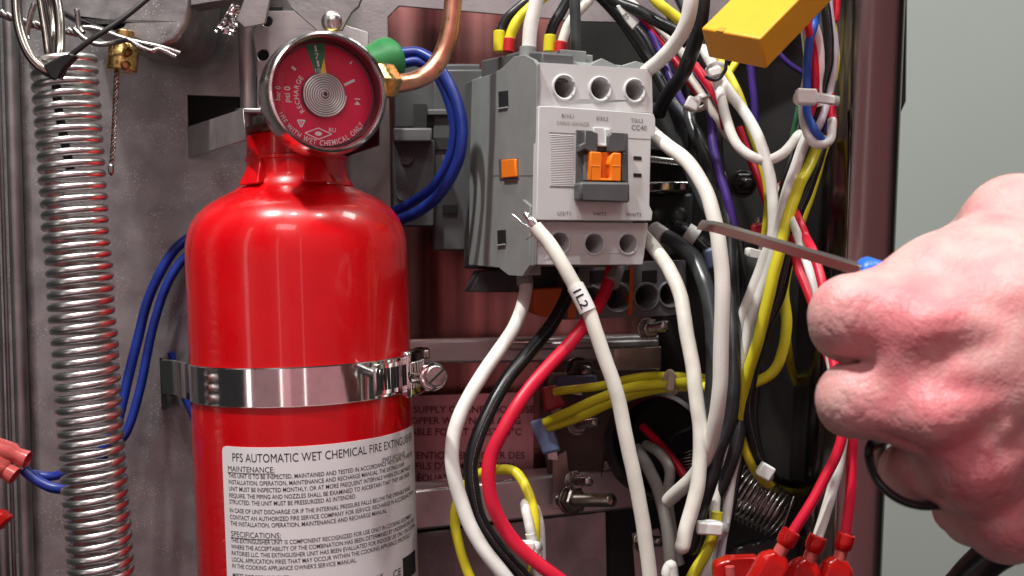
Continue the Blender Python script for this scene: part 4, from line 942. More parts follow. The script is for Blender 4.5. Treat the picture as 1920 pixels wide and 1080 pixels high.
# upper wires above the contactor
cable([(988, 108, .500), (990, 90, .500), (999, 35, .500), (1010, -20, .500), (1020, -80, .500)], 13.5, CWHITE, 'thick white wire rising from the grey sleeve on top of the contactor', [(989, 112, .500), (990, 88, .500)], sr=16)
cable([(936, 90, .535), (938, 60, .535), (950, 35, .535), (980, 8, .535), (1020, -20, .535)], 9, CBLK, 'black wire with yellow sleeve at the left top of the contactor', [(936, 98, .533), (936, 58, .533)], YSLV, 11)
cable([(953, 95, .528), (957, 68, .528), (968, 42, .528), (990, 18, .528), (1025, -10, .528)], 10, CYEL2, 'yellow wire with red sleeve at the left top of the contactor', [(953, 98, .527), (955, 72, .527)], RSLV, 10.8)
cable([(1030, 95, .535), (1034, 62, .535), (1046, 30, .535), (1070, -5, .535), (1100, -30, .535)], 10, CBLK, 'black wire with yellow sleeve behind the white riser wire', [(1030, 98, .533), (1031, 66, .533)], YSLV, 12)
cable([(1050, 98, .530), (1056, 70, .530), (1070, 40, .530), (1100, 5, .532), (1130, -30, .535)], 9, CWARM, 'greyish white wire with red sleeve beside the thick black riser', [(1049, 100, .529), (1052, 78, .529)], RSLV, 11)
wire([(1082, 112, .520), (1080, 60, .520), (1078, 10, .520), (1077, -60, .520)], 10.5, CGREYB, 'thick charcoal wire rising straight up from the top of the contactor')
wire([(1206, 140, .505), (1235, 118, .495), (1266, 80, .485), (1288, 35, .478), (1300, -20, .475), (1305, -70, .475)], 14, CWHITE, 'thick white wire sweeping up from the top right of the contactor')
wire([(1235, 215, .535), (1252, 180, .525), (1278, 140, .51), (1300, 90, .498), (1316, 30, .490), (1322, -50, .488)], 14, CBLK, 'thick black wire crossing beside the white wire at the upper right')
wire([(1110, -40, .565), (1150, 0, .56), (1200, 22, .555), (1250, 50, .55), (1290, 82, .55)], 11, CBLK, 'black wire slanting down behind the white upper wire')
wire([(1200, -40, .545), (1235, 5, .54), (1262, 28, .54), (1300, 60, .54)], 10, CYEL2, 'short yellow wire behind the white upper wire')
wire([(1150, -30, .575), (1190, 10, .57), (1230, 40, .57), (1275, 66, .565), (1310, 130, .56)], 7, CWARM, 'thin greyish white wire in the dark upper tangle')
wire([(1180, 20, .58), (1215, 52, .575), (1240, 100, .57), (1268, 170, .56), (1300, 230, .555)], 8, CPUR, 'purple wire running down the left of the upper tangle')
wire([(1170, 10, .585), (1210, 40, .575), (1250, 90, .57), (1290, 150, .56), (1320, 190, .555)], 7, CRED, 'thin dark red wire behind the purple one in the upper tangle')
wire([(1225, 40, .572), (1260, 78, .565), (1300, 130, .56), (1340, 200, .555)], 8, CWARM, 'thin warm white wire running parallel to the dark red one')
wire([(1115, -20, .575), (1170, 40, .57), (1215, 110, .57), (1260, 190, .56), (1310, 260, .55), (1340, 340, .54), (1365, 430, .53)], 12, CBLK, 'long black wire diving from the top to behind the cream wire')
# printed tag on a wire, top
tg = thing('wire_tag', P(1185, 45, .555), 'white printed wire tag in the dark gap above the contactor', 'tag')
MB().slab([px3([(1155, 10), (1172, 6), (1200, 40), (1186, 56), (1180, 48), (1172, 38)], .556)], CR @ Vector((0, 0, -.0015))).build('tag_sleeve', mat('band_white', (.6, .6, .58)), tg, .0005)
mb = MB(); c = P(1180, 36, .5558); ex = (P(1192, 52, .5558) - P(1178, 34, .5558)).normalized(); ey = ex.cross(CR @ Vector((0, 0, 1))); ey = -ey if (CRI @ ey).y < 0 else ey
text_on(mb, 'E1', lambda x, y: P(1170, 26, .5556) + ex * x + ey * (y - rpx(4, .55)), rpx(9, .55)); mb.build('tag_lettering', INK, tg)
# middle tangle right of the contactor
wire([(1296, 120, .53), (1322, 165, .525), (1333, 215, .52), (1337, 265, .515), (1348, 318, .51), (1366, 380, .505), (1378, 440, .505)], 8.5, CPUR, 'purple wire curving down in front of the dark panel')
wire([(1400, 60, .57), (1408, 140, .57), (1414, 190, .57), (1416, 260, .572)], 7, CPUR, 'purple wire hanging straight behind the yellow relay')
wire([(1452, 90, .56), (1480, 120, .56), (1510, 140, .56)], 5, CPUR, 'short thin purple wire right below the yellow relay')
wire([(1302, 122, .52), (1330, 160, .515), (1352, 198, .512), (1362, 240, .515)], 9, CRED, 'short glossy red wire beside the purple one')
wire([(1285, 130, .525), (1318, 178, .52), (1342, 222, .518), (1362, 252, .52), (1374, 262, .52)], 7.5, CWARM, 'thin cream wire ending in a stub behind the red wire', round_end=True)
wire([(1318, 90, .515), (1338, 130, .505), (1350, 175, .498), (1362, 225, .495), (1385, 275, .490), (1428, 300, .486), (1468, 288, .487), (1500, 250, .492)], 9.5, CWHITE, 'white wire sagging in a loop below the yellow relay')
wire([(1330, 110, .51), (1352, 150, .50), (1392, 205, .494), (1424, 262, .488), (1444, 330, .484), (1450, 400, .482), (1446, 450, .482), (1430, 490, .484), (1402, 570, .488), (1378, 640, .492), (1352, 740, .494), (1338, 830, .496), (1325, 920, .496)], 10.5, CWHITE, 'white wire curving down through the middle of the right bundle')
wire([(1350, 110, .52), (1382, 170, .512), (1404, 235, .505), (1424, 290, .50), (1438, 345, .498), (1440, 400, .50), (1430, 470, .51)], 8, CYEL2, 'yellow wire tucked behind the curving white wire')
wire([(1385, 240, .525), (1408, 300, .52), (1428, 350, .515), (1442, 400, .515), (1448, 460, .515)], 8, CRED, 'dark red wire slanting behind the yellow one')
wire([(1532, 230, .49), (1512, 260, .486), (1490, 320, .482), (1472, 375, .478), (1460, 440, .478), (1438, 520, .482), (1408, 600, .486), (1390, 680, .488), (1372, 760, .49), (1352, 860, .49), (1340, 940, .486), (1338, 990, .482), (1325, 1060, .478), (1305, 1120, .478)], 10.5, CWHITE, 'white wire leaving the looped bundle and running down to the lower zip tie')
wire([(1545, 240, .495), (1522, 300, .488), (1500, 345, .478), (1478, 410, .473), (1456, 490, .472), (1438, 570, .474), (1420, 640, .478), (1402, 700, .484), (1390, 760, .490), (1394, 820, .496), (1410, 868, .498), (1434, 902, .512), (1466, 918, .55), (1515, 926, .60)], 10.5, CYEL, 'bright yellow wire running diagonally down in front of the black one')
wire([(1556, 200, .50), (1540, 270, .495), (1518, 340, .487), (1492, 410, .482), (1476, 480, .479), (1460, 555, .480), (1432, 620, .482), (1412, 690, .486), (1402, 760, .49), (1415, 840, .495), (1436, 890, .5)], 12, CBLACK, 'printed black wire running down beside the bright yellow one')
wire([(1500, 225, .50), (1490, 280, .496), (1478, 330, .494), (1466, 390, .494), (1455, 440, .496)], 11, CBLACK, 'black printed wire short run left of the looped bundle')
wire([(1550, 260, .505), (1532, 320, .50), (1505, 400, .496), (1482, 480, .492), (1470, 540, .49), (1474, 600, .488), (1470, 655, .487), (1450, 695, .488), (1418, 716, .49), (1380, 724, .492), (1320, 726, .500)], 10, CYEL, 'yellow wire hanging on the right and turning left into the horizontal pair')
wire([(1466, 560, .51), (1476, 640, .52), (1484, 690, .545), (1500, 735, .59)], 7, CYEL2, 'short yellow wire stub by the post under the hand')
wire([(1418, 690, .50), (1414, 780, .50), (1424, 850, .502), (1445, 890, .515), (1470, 905, .55), (1515, 915, .60)], 8.5, CBLK, 'black wire sharing the lower zip tie by the post')
wire([(1470, 380, .500), (1462, 440, .500), (1450, 520, .50), (1430, 600, .50), (1408, 690, .50), (1392, 800, .498), (1372, 900, .495), (1360, 980, .49), (1340, 1060, .486), (1322, 1120, .484)], 9.5, CWHITE, 'second white wire running down behind the first to the lower zip tie')
wire([(1420, 650, .505), (1410, 740, .503), (1390, 850, .50), (1376, 930, .498), (1360, 1000, .494)], 8, CBLACK, 'printed black wire running straight into the shadow by the spring')
wire([(1345, 960, .480), (1338, 1000, .478), (1320, 1040, .476), (1295, 1085, .475), (1275, 1125, .475)], 10.5, CYEL, 'yellow wire at the bottom held by the flat zip tie')
wire([(1340, 1010, .484), (1330, 1060, .482), (1318, 1120, .48)], 10, CWARM, 'white wire end below the flat zip tie')
wire([(1358, 980, .488), (1352, 1030, .486), (1340, 1120, .485)], 9, mat('insulation_lilac', (.52, .47, .52), .4), 'pale lilac wire right below the flat zip tie')
# more thin wires in the dark tangle
wire([(1225, -20, .59), (1262, 40, .585), (1282, 110, .58), (1290, 190, .575), (1310, 280, .57), (1330, 380, .565), (1352, 470, .56)], 8, CBLK, 'thin black wire deepest in the tangle right of the contactor')
wire([(1262, -20, .56), (1290, 40, .555), (1302, 90, .55), (1330, 150, .55), (1345, 230, .55), (1352, 320, .548), (1372, 420, .545), (1392, 520, .54), (1396, 620, .535)], 7.5, CBLK, 'thin black wire running beside the front purple wire')
wire([(1245, 175, .575), (1270, 230, .57), (1285, 300, .568), (1318, 380, .56), (1345, 450, .555), (1368, 540, .55), (1378, 640, .545)], 9, CGREYB, 'charcoal wire running behind the thick cream wire')
wire([(1290, 195, .545), (1296, 230, .54), (1310, 262, .535), (1332, 310, .532), (1344, 360, .53)], 11, CGREYB, 'charcoal wire with a sleeve just under the small white tie')
wire([(1140, -30, .60), (1172, 30, .595), (1210, 75, .59), (1235, 130, .585), (1252, 200, .58)], 8, CBLK, 'thin black wire at the left of the upper tangle')
wire([(1385, 445, .525), (1398, 510, .522), (1405, 580, .52), (1398, 650, .518), (1385, 720, .515)], 8, CBLACK, 'short printed black wire under the screwdriver shaft')
wire([(1345, 480, .535), (1358, 560, .535), (1382, 620, .53), (1408, 680, .525), (1418, 760, .522)], 9, CBLK, 'black wire crossing low behind the middle of the right bundle')
wire([(1395, 95, .53), (1378, 120, .525), (1362, 150, .522), (1372, 190, .52)], 7, CYEL2, 'short yellow wire tucked under the yellow relay')
wire([(1330, 160, .53), (1345, 130, .525), (1352, 100, .522), (1340, 60, .52)], 9, CWARM, 'greyish white wire rising behind the yellow relay corner')
# horizontal yellow wires to the spade terminals
wire([(1040, 735, .583), (1090, 729, .575), (1140, 720, .568), (1200, 708, .555), (1258, 706, .54), (1330, 710, .525)], 8.5, CYEL, 'upper yellow wire of the horizontal three, from the red spade terminal')
wire([(1022, 793, .573), (1070, 772, .565), (1120, 748, .555), (1180, 728, .545), (1258, 718, .53), (1330, 716, .515)], 9.5, CYEL, 'middle yellow wire of the horizontal three')
wire([(1026, 802, .575), (1080, 784, .570), (1130, 762, .562), (1190, 740, .552), (1258, 727, .538), (1330, 724, .520)], 9, CYEL, 'lowest yellow wire of the horizontal three')
# yellow loop and white loop, lower middle
wire([(905, 1130, .505), (872, 1060, .505), (853, 985, .505), (862, 930, .505), (890, 893, .503), (930, 880, .500), (966, 886, .496), (990, 922, .490), (1003, 975, .486), (1002, 1030, .486), (996, 1110, .486)], 9.5, CYEL2, 'yellow wire arching in a loop behind the red and black wires')
wire([(1000, 1020, .482), (992, 985, .482), (984, 950, .486), (990, 945, .496), (1006, 960, .502), (1014, 1010, .502), (1016, 1110, .502)], 9, CWHITE, 'white wire folded into a narrow loop under the yellow arch')
wire([(994, 1000, .481), (1002, 1050, .480), (1012, 1120, .480)], 9.5, CWHITE, 'white wire end hanging below the small zip tie')
# conduit wires
wire([(1195, 842, .60), (1218, 880, .58), (1240, 940, .565), (1252, 1010, .555), (1258, 1110, .55)], 12, mat('insulation_grey', (.34, .33, .30), .42), 'grey wire coming out of the conduit and running straight down')
wire([(1212, 835, .60), (1238, 850, .58), (1256, 885, .57), (1252, 930, .568), (1258, 985, .565), (1275, 1060, .56)], 10, mat('insulation_grey', (.34, .33, .30)), 'grey wire coming out of the conduit and kinking to the right')
wire([(1205, 800, .61), (1240, 835, .595), (1275, 880, .585), (1300, 930, .58)], 8, CRED, 'dark red wire inside the conduit opening')
wire([(1248, 840, .60), (1268, 815, .59), (1300, 800, .585)], 3, CGREYB, 'thin grey wire arc inside the conduit opening')
wire([(1250, 1080, .52), (1252, 1068, .52), (1258, 1060, .52), (1262, 1075, .52), (1262, 1110, .52)], 11, CWHITE, 'white rounded wire end at the bottom below the conduit')
# twisted bundle at the upper right with its loop
tb = 'wires of the looped bundle'
wire([(1494, -40, .472), (1503, 20, .470), (1512, 80, .470), (1515, 130, .472), (1508, 180, .474), (1507, 225, .472), (1520, 262, .468), (1540, 272, .467), (1556, 260, .469), (1560, 225, .473)], 8.5, CWHITE, 'white wire forming the bottom of the bundle loop', group=tb)
wire([(1505, -40, .468), (1510, 20, .465), (1516, 60, .464), (1526, 100, .468), (1530, 150, .470), (1526, 190, .472), (1515, 225, .474), (1512, 250, .474), (1524, 268, .476)], 7.5, CRED, 'red wire twisting down the front of the looped bundle', group=tb)
wire([(1520, -40, .470), (1530, 10, .466), (1528, 40, .466), (1518, 75, .465), (1514, 115, .466), (1512, 160, .470), (1514, 210, .469), (1528, 245, .467), (1542, 262, .468)], 8, CBLUE2, 'bright blue wire twisting down the front of the looped bundle', group=tb)
wire([(1512, -40, .474), (1522, 30, .473), (1534, 80, .473), (1538, 120, .473), (1532, 160, .474), (1535, 200, .475)], 9, mat('insulation_pale_pink', (.72, .60, .58), .4), 'pale pinkish white wire in the middle of the looped bundle', group=tb)
wire([(1536, -40, .478), (1548, 20, .476), (1554, 70, .476), (1552, 120, .476), (1542, 165, .478), (1532, 210, .48), (1520, 240, .482)], 9.5, CBLACK, 'printed black wire in the looped bundle', group=tb)
wire([(1548, -40, .482), (1556, 30, .480), (1564, 80, .480), (1564, 120, .480), (1556, 170, .480), (1540, 225, .476), (1528, 250, .476)], 7.5, mat('insulation_lilac', (.52, .47, .52)), 'pale lilac wire on the right of the looped bundle', group=tb)
wire([(1558, 20, .486), (1564, 70, .486), (1568, 110, .486), (1562, 150, .486)], 7, CYEL2, 'short yellow wire on the right edge of the looped bundle', group=tb)
wire([(1565, -40, .484), (1569, 0, .484), (1568, 25, .484), (1565, 40, .484)], 6.5, CRED, 'red wire end at the top right of the looped bundle', group=tb)
wire([(1556, 140, .484), (1556, 180, .48), (1560, 215, .478), (1562, 235, .476), (1556, 250, .477)], 8, CRED, 'red wire bulging at the lower right of the looped bundle', group=tb)
wire([(1548, 100, .49), (1553, 150, .488), (1550, 200, .486), (1545, 250, .482)], 8, CBLUE, 'dark blue wire inside the looped bundle', group=tb)
wire([(1499, 195, .49), (1494, 220, .49), (1488, 245, .492), (1486, 280, .494)], 5.5, CGRN, 'thin green wire left of the bundle loop')
wire([(1512, 160, .478), (1516, 145, .474), (1520, 135, .474)], 5, CWHITE, 'short white wire tucked above the large zip tie')
# three wires from the hand to the red connectors
rt = 'wires to the red connectors'
RWT = [((1468, 345, .51), (1484, 385, .49), (1498, 415, .47), (1512, 445, .465), (1524, 475, .455), (1542, 530, .445), (1556, 640, .435), (1574, 740, .425), (1580, 800, .42), (1562, 868, .418), (1524, 938, .416), (1486, 1000, .415)),
       ((1462, 350, .515), (1476, 390, .495), (1490, 420, .47), (1508, 470, .465), (1526, 525, .455), (1545, 600, .448), (1562, 700, .44), (1580, 790, .43), (1572, 870, .427), (1554, 945, .424), (1532, 1012, .422)),
       ((1458, 370, .52), (1470, 405, .50), (1482, 440, .48), (1496, 500, .475), (1518, 555, .467), (1540, 620, .458), (1566, 710, .445), (1594, 800, .432), (1598, 860, .43), (1594, 930, .427), (1584, 1008, .425))]
for p_, m_, lb in zip(RWT, (CRED, CWHITE, CRED), ('leftmost red wire slanting from behind the hand to a red connector', 'white wire slanting from behind the hand to a red connector', 'red wire dropping nearest the post face to a red connector')):
    wire(p_, 9.2 if m_ is CRED else 9.6, m_, lb, group=rt)
# red quick-connect housings
def qc(x0, y0, x1, y1, d, label, sc=1.0):
    t = thing('quick_connector', P(x1, y1, d), label, 'connector', 'red quick connectors')
    a, b = P(x0, y0, d), P(x1, y1, d); dd = b - a; Ln = dd.length; fw = dd.normalized(); sdv = fw.cross(CR @ Vector((0, 0, 1))).normalized(); nv = sdv.cross(fw)
    g = d / FPX * sc
    M = Matrix.Translation(a) @ Matrix((sdv, nv, fw)).transposed().to_4x4()
    MB().lathe([(13 * g, -.0005), (17 * g, 0), (18 * g, 14 * g), (16.5 * g, 26 * g), (11 * g, 32 * g), (10 * g, 30 * g), (10 * g, 2 * g)], M, 28, caps=False).build('collar', CONN, t, angle=45)
    MB().lathe([(11 * g, 26 * g), (12.5 * g, 34 * g), (12 * g, 52 * g), (10 * g, 52 * g)], M, 24).build('throat', CONNP, t, angle=45)
    MB().lathe([(6.5 * g, -2 * g), (6.5 * g, 52 * g)], M, 12).build('crimp_barrel', mat('tin', (.6, .5, .48)), t)
    oc = lambda w_, h_, z: [M @ Vector(q) for q in ((-w_, -h_ * .5, z), (-w_ * .7, -h_, z), (w_ * .7, -h_, z), (w_, -h_ * .5, z), (w_, h_ * .5, z), (w_ * .7, h_, z), (-w_ * .7, h_, z), (-w_, h_ * .5, z))]
    secs = [oc(14 * g, 11 * g, 46 * g), oc(28 * g, 17 * g, 60 * g), oc(31 * g, 19 * g, 68 * g), oc(31 * g, 19 * g, 150 * g)]
    vs = [p for s_ in secs for p in s_]; fs = [(j * 8 + i, j * 8 + (i + 1) % 8, (j + 1) * 8 + (i + 1) % 8, (j + 1) * 8 + i) for j in range(3) for i in range(8)] + [tuple(range(8)), tuple(range(24, 32))]
    MB().add(vs, fs).build('housing', CONN, t, .0008)
    MB().box(-20 * g, 20 * g, -9 * g, 9 * g, 84 * g, 150 * g, M).build('inner_tab', mat('tin_bright', (.8, .62, .6), .3, .8), t, .0005)
qc(1484, 996, 1446, 1064, .414, 'leftmost of the three red quick connectors, tilted most', 1.02)
qc(1534, 1006, 1508, 1072, .421, 'middle red quick connector on the white wire')
qc(1587, 1002, 1566, 1074, .424, 'rightmost red quick connector in front of the post face')
cn = thing('red_connector', P(1385, 1070, .46), 'dark red flat connector at the bottom edge with a pale wire end', 'connector')
MB().slab([px3([(1340, 1060), (1365, 1048), (1420, 1046), (1448, 1062), (1440, 1140), (1340, 1140)], .455)], CR @ Vector((0, 0, -.008))).build('housing', CONN, cn, .0012)
MB().tube(px3([(1368, 1062, .452), (1372, 1110, .452)]), rpx(9, .45), 14).build('barrel', CONNP, cn)
# black plate put in for the dark of the cavity near the spring
o = MB().slab([px3([(1380, 1030), (1395, 1022), (1500, 1000), (1500, 1120), (1370, 1120)], .53)], CR @ Vector((0, 0, -.01))).build('cavity_dark_plate', BLKPL, None, .003); tag(o, 'black plate standing in for the dark cavity under the small spring', 'block')
# ---- small conical spring
mb = MB(); pts = []; a, b = P(1362, 905, .535), P(1466, 972, .520); axv = (b - a).normalized(); u = axv.cross(Vector((0, 1, .2))).normalized(); v = axv.cross(u); T_ = 13
for i in range(T_ * 24 + 1):
    t = i / (T_ * 24); an_ = 2 * math.pi * t * T_; r = rpx(52, .53) * (1 - .12 * t); pts.append(a.lerp(b, t) + (u * math.cos(an_) + v * math.sin(an_)) * r)
pts += [pts[-1] + (P(1460, 1012, .52) - pts[-1]) * k for k in (.3, .6, 1)]
o = MB().tube(pts, rpx(2.3, .52), 8).build('small_spring', STEEL, angle=80); tag(o, 'small tilted wire spring in the lower right of the cabinet', 'spring')
mb = MB(); pts = []; a, b = P(1290, 850, .60), P(1318, 900, .58)
for i in range(9 * 20 + 1):
    t = i / 180; an_ = 2 * math.pi * t * 9; pts.append(a.lerp(b, t) + Vector((math.cos(an_), math.sin(an_) * .6, .3 * math.cos(an_))) * rpx(30, .58))
o = MB().tube(pts, rpx(3, .58), 7).build('dark_spring', DSTEEL, angle=80); tag(o, 'dark coiled spring at the mouth of the conduit opening', 'spring')
# ---- zip ties
def ziptie(loop, r, head, d, label, hs=(26, 20), rot=0, m=NYLON, flat=.35):
    t = thing('zip_tie', P(head[0], head[1], d), label, 'zip tie')
    MB().tube(spline(px3(loop), 8, True), r, 10, True, flat=flat).build('strap', m, t, angle=60)
    M = Matrix.Translation(P(head[0], head[1], d)) @ CR.to_4x4() @ Matrix.Rotation(math.radians(-rot), 4, 'Z'); g = d / FPX
    MB().box(-hs[0] * g / 2, hs[0] * g / 2, -hs[1] * g / 2, hs[1] * g / 2, -.0025, .0025, M).build('head', m, t, .0009)
    return t
z = ziptie([(1500, 184, .462), (1530, 183, .458), (1562, 188, .462), (1570, 190, .480), (1540, 188, .492), (1500, 186, .488), (1490, 184, .474)], rpx(10, .46), (1511, 182), .458, 'large white zip tie round the looped bundle by the post', (38, 30), 3)
MB().hexa([P(1528, 174, .457), P(1566, 180, .458), P(1566, 196, .458), P(1528, 192, .457)], [P(1528, 174, .459), P(1566, 180, .460), P(1566, 196, .460), P(1528, 192, .459)]).build('strap_tail', NYLON, z, .0006)
ziptie([(1285, 200, .525), (1305, 185, .515), (1325, 178, .52), (1335, 190, .535), (1310, 205, .54)], rpx(6, .52), (1298, 195), .512, 'small white zip tie in the shade beside the upper terminals', (26, 24), 25)
ziptie([(1325, 130, .505), (1345, 118, .498), (1362, 130, .50), (1350, 145, .515), (1330, 142, .515)], rpx(4, .505), (1340, 136), .497, 'white zip tie with a black ring hanging under the yellow relay', (24, 18), -15)
wire([(1362, 100, .492), (1361, 125), (1352, 144), (1338, 150), (1322, 143)], 3.4, CBLK, 'thin black hoop round the white tie under the yellow relay', 'wire_hoop')
ziptie([(1312, 985, .472), (1335, 983, .470), (1355, 988, .474), (1362, 992, .49), (1335, 992, .497), (1312, 988, .486)], rpx(9, .475), (1330, 990), .468, 'flat white zip tie round the lower right bundle', (48, 24), 4)
ziptie([(1415, 880, .50), (1435, 872, .494), (1448, 886, .494), (1440, 900, .505), (1420, 896, .51)], rpx(5, .5), (1435, 884), .490, 'round white zip tie head by the post above the small spring', (28, 28), 30)
ziptie([(978, 1024, .476), (996, 1022, .474), (1012, 1024, .476), (1014, 1026, .50), (994, 1028, .506), (976, 1026, .49)], rpx(8, .48), (988, 1025), .473, 'small white zip tie under the yellow arch', (28, 22), 2)
ziptie([(1248, 712, .530), (1256, 698, .528), (1266, 712, .528), (1266, 732, .534), (1254, 736, .54), (1246, 724, .536)], rpx(7, .53), (1258, 716), .524, 'beige zip tie round the horizontal yellow wires', (14, 34), 6, mat('beige_nylon', (.55, .45, .33), .4))
# bits in the tangle: blue butt connector, clear connector
for (q, d, m_, nm, lb) in (([(1318, 470), (1352, 455), (1356, 500), (1326, 508)], .525, mat('terminal_slate', (.10, .13, .22)), 'butt_connector', 'slate blue butt connector just behind the thick cream wire'),
                           ([(1400, 478), (1425, 474), (1430, 530), (1405, 536)], .515, mat('clear_plastic', (.20, .21, .21), .15, 0, trans=.4), 'clear_connector', 'clear plastic connector in the middle of the right bundle'),
                           ([(1400, 462), (1455, 476), (1455, 492), (1400, 482)], .500, NYLON, 'white_connector', 'flat white plastic tab just below the screwdriver shaft'),
                           ([(1408, 420), (1435, 415), (1440, 448), (1412, 450)], .53, TERMR, 'red_butt_connector', 'dark red butt connector behind the screwdriver shaft')):
    t = thing(nm, P(*q[0], d), lb, 'connector'); MB().slab([px3(q, d)], CR @ Vector((0, 0, -.006))).build('housing', m_, t, .0015)
    MB().tube([P((q[0][0] + q[1][0]) / 2, q[0][1] - 12, d + .003), P((q[2][0] + q[3][0]) / 2, q[2][1] + 10, d + .003)], rpx(6, d), 12).build('barrel', STEEL, t)

# ================================================================== SCREWDRIVER
sdv = thing('screwdriver', P(1330, 425, .400), 'flat blade screwdriver with blue handle pointing at the thick cream wire', 'screwdriver')
ta, tbp = P(1348, 428, .405), P(1622, 509, .327); fw = (tbp - ta).normalized(); ex = fw.cross(CR @ Vector((0, 0, 1))).normalized(); ez = ex.cross(fw)
if (CRI @ ex).y < 0: ex = -ex
def sec(c, wy, wz): return [c + ex * wy + ez * wz * .2, c + ex * wy * .15 + ez * wz, c - ex * wy + ez * wz * .3, c - ex * wy * .2 - ez * wz]
secs = [sec(P(1311, 421, .4145), rpx(11, .41), .0004), sec(P(1322, 423, .411), rpx(11.5, .41), .0008), sec(P(1336, 425, .408), rpx(12, .408), .0014), sec(P(1352, 429, .404), rpx(12, .404), .0026), sec(P(1400, 443, .390), rpx(12, .39), .0028), sec(tbp, rpx(13, .33), .0028)]
vs = [p for s_ in secs for p in s_]; n = len(secs)
fs = [(j * 4 + i, j * 4 + (i + 1) % 4, (j + 1) * 4 + (i + 1) % 4, (j + 1) * 4 + i) for j in range(n - 1) for i in range(4)] + [(0, 1, 2, 3), tuple(range(n * 4 - 4, n * 4))]
MB().add(vs, fs).build('shaft', mat('blade_steel', (.46, .43, .41), .30, 1, .04, 60), sdv, .0002)
ha = P(1604, 507, .330); hb = P(1900, 610, .330)
hd = (hb - ha).normalized(); M = Matrix.Translation(ha) @ hd.to_track_quat('Z', 'Y').to_matrix().to_4x4(); g = .33 / FPX
MB().lathe([(10 * g, -2 * g), (26 * g, 3 * g), (32 * g, 12 * g), (33 * g, 36 * g), (27 * g, 60 * g), (30 * g, 100 * g), (34 * g, 180 * g), (28 * g, 240 * g), (1e-8, 245 * g)], M, 32).build('handle', HANDLE, sdv, angle=40)

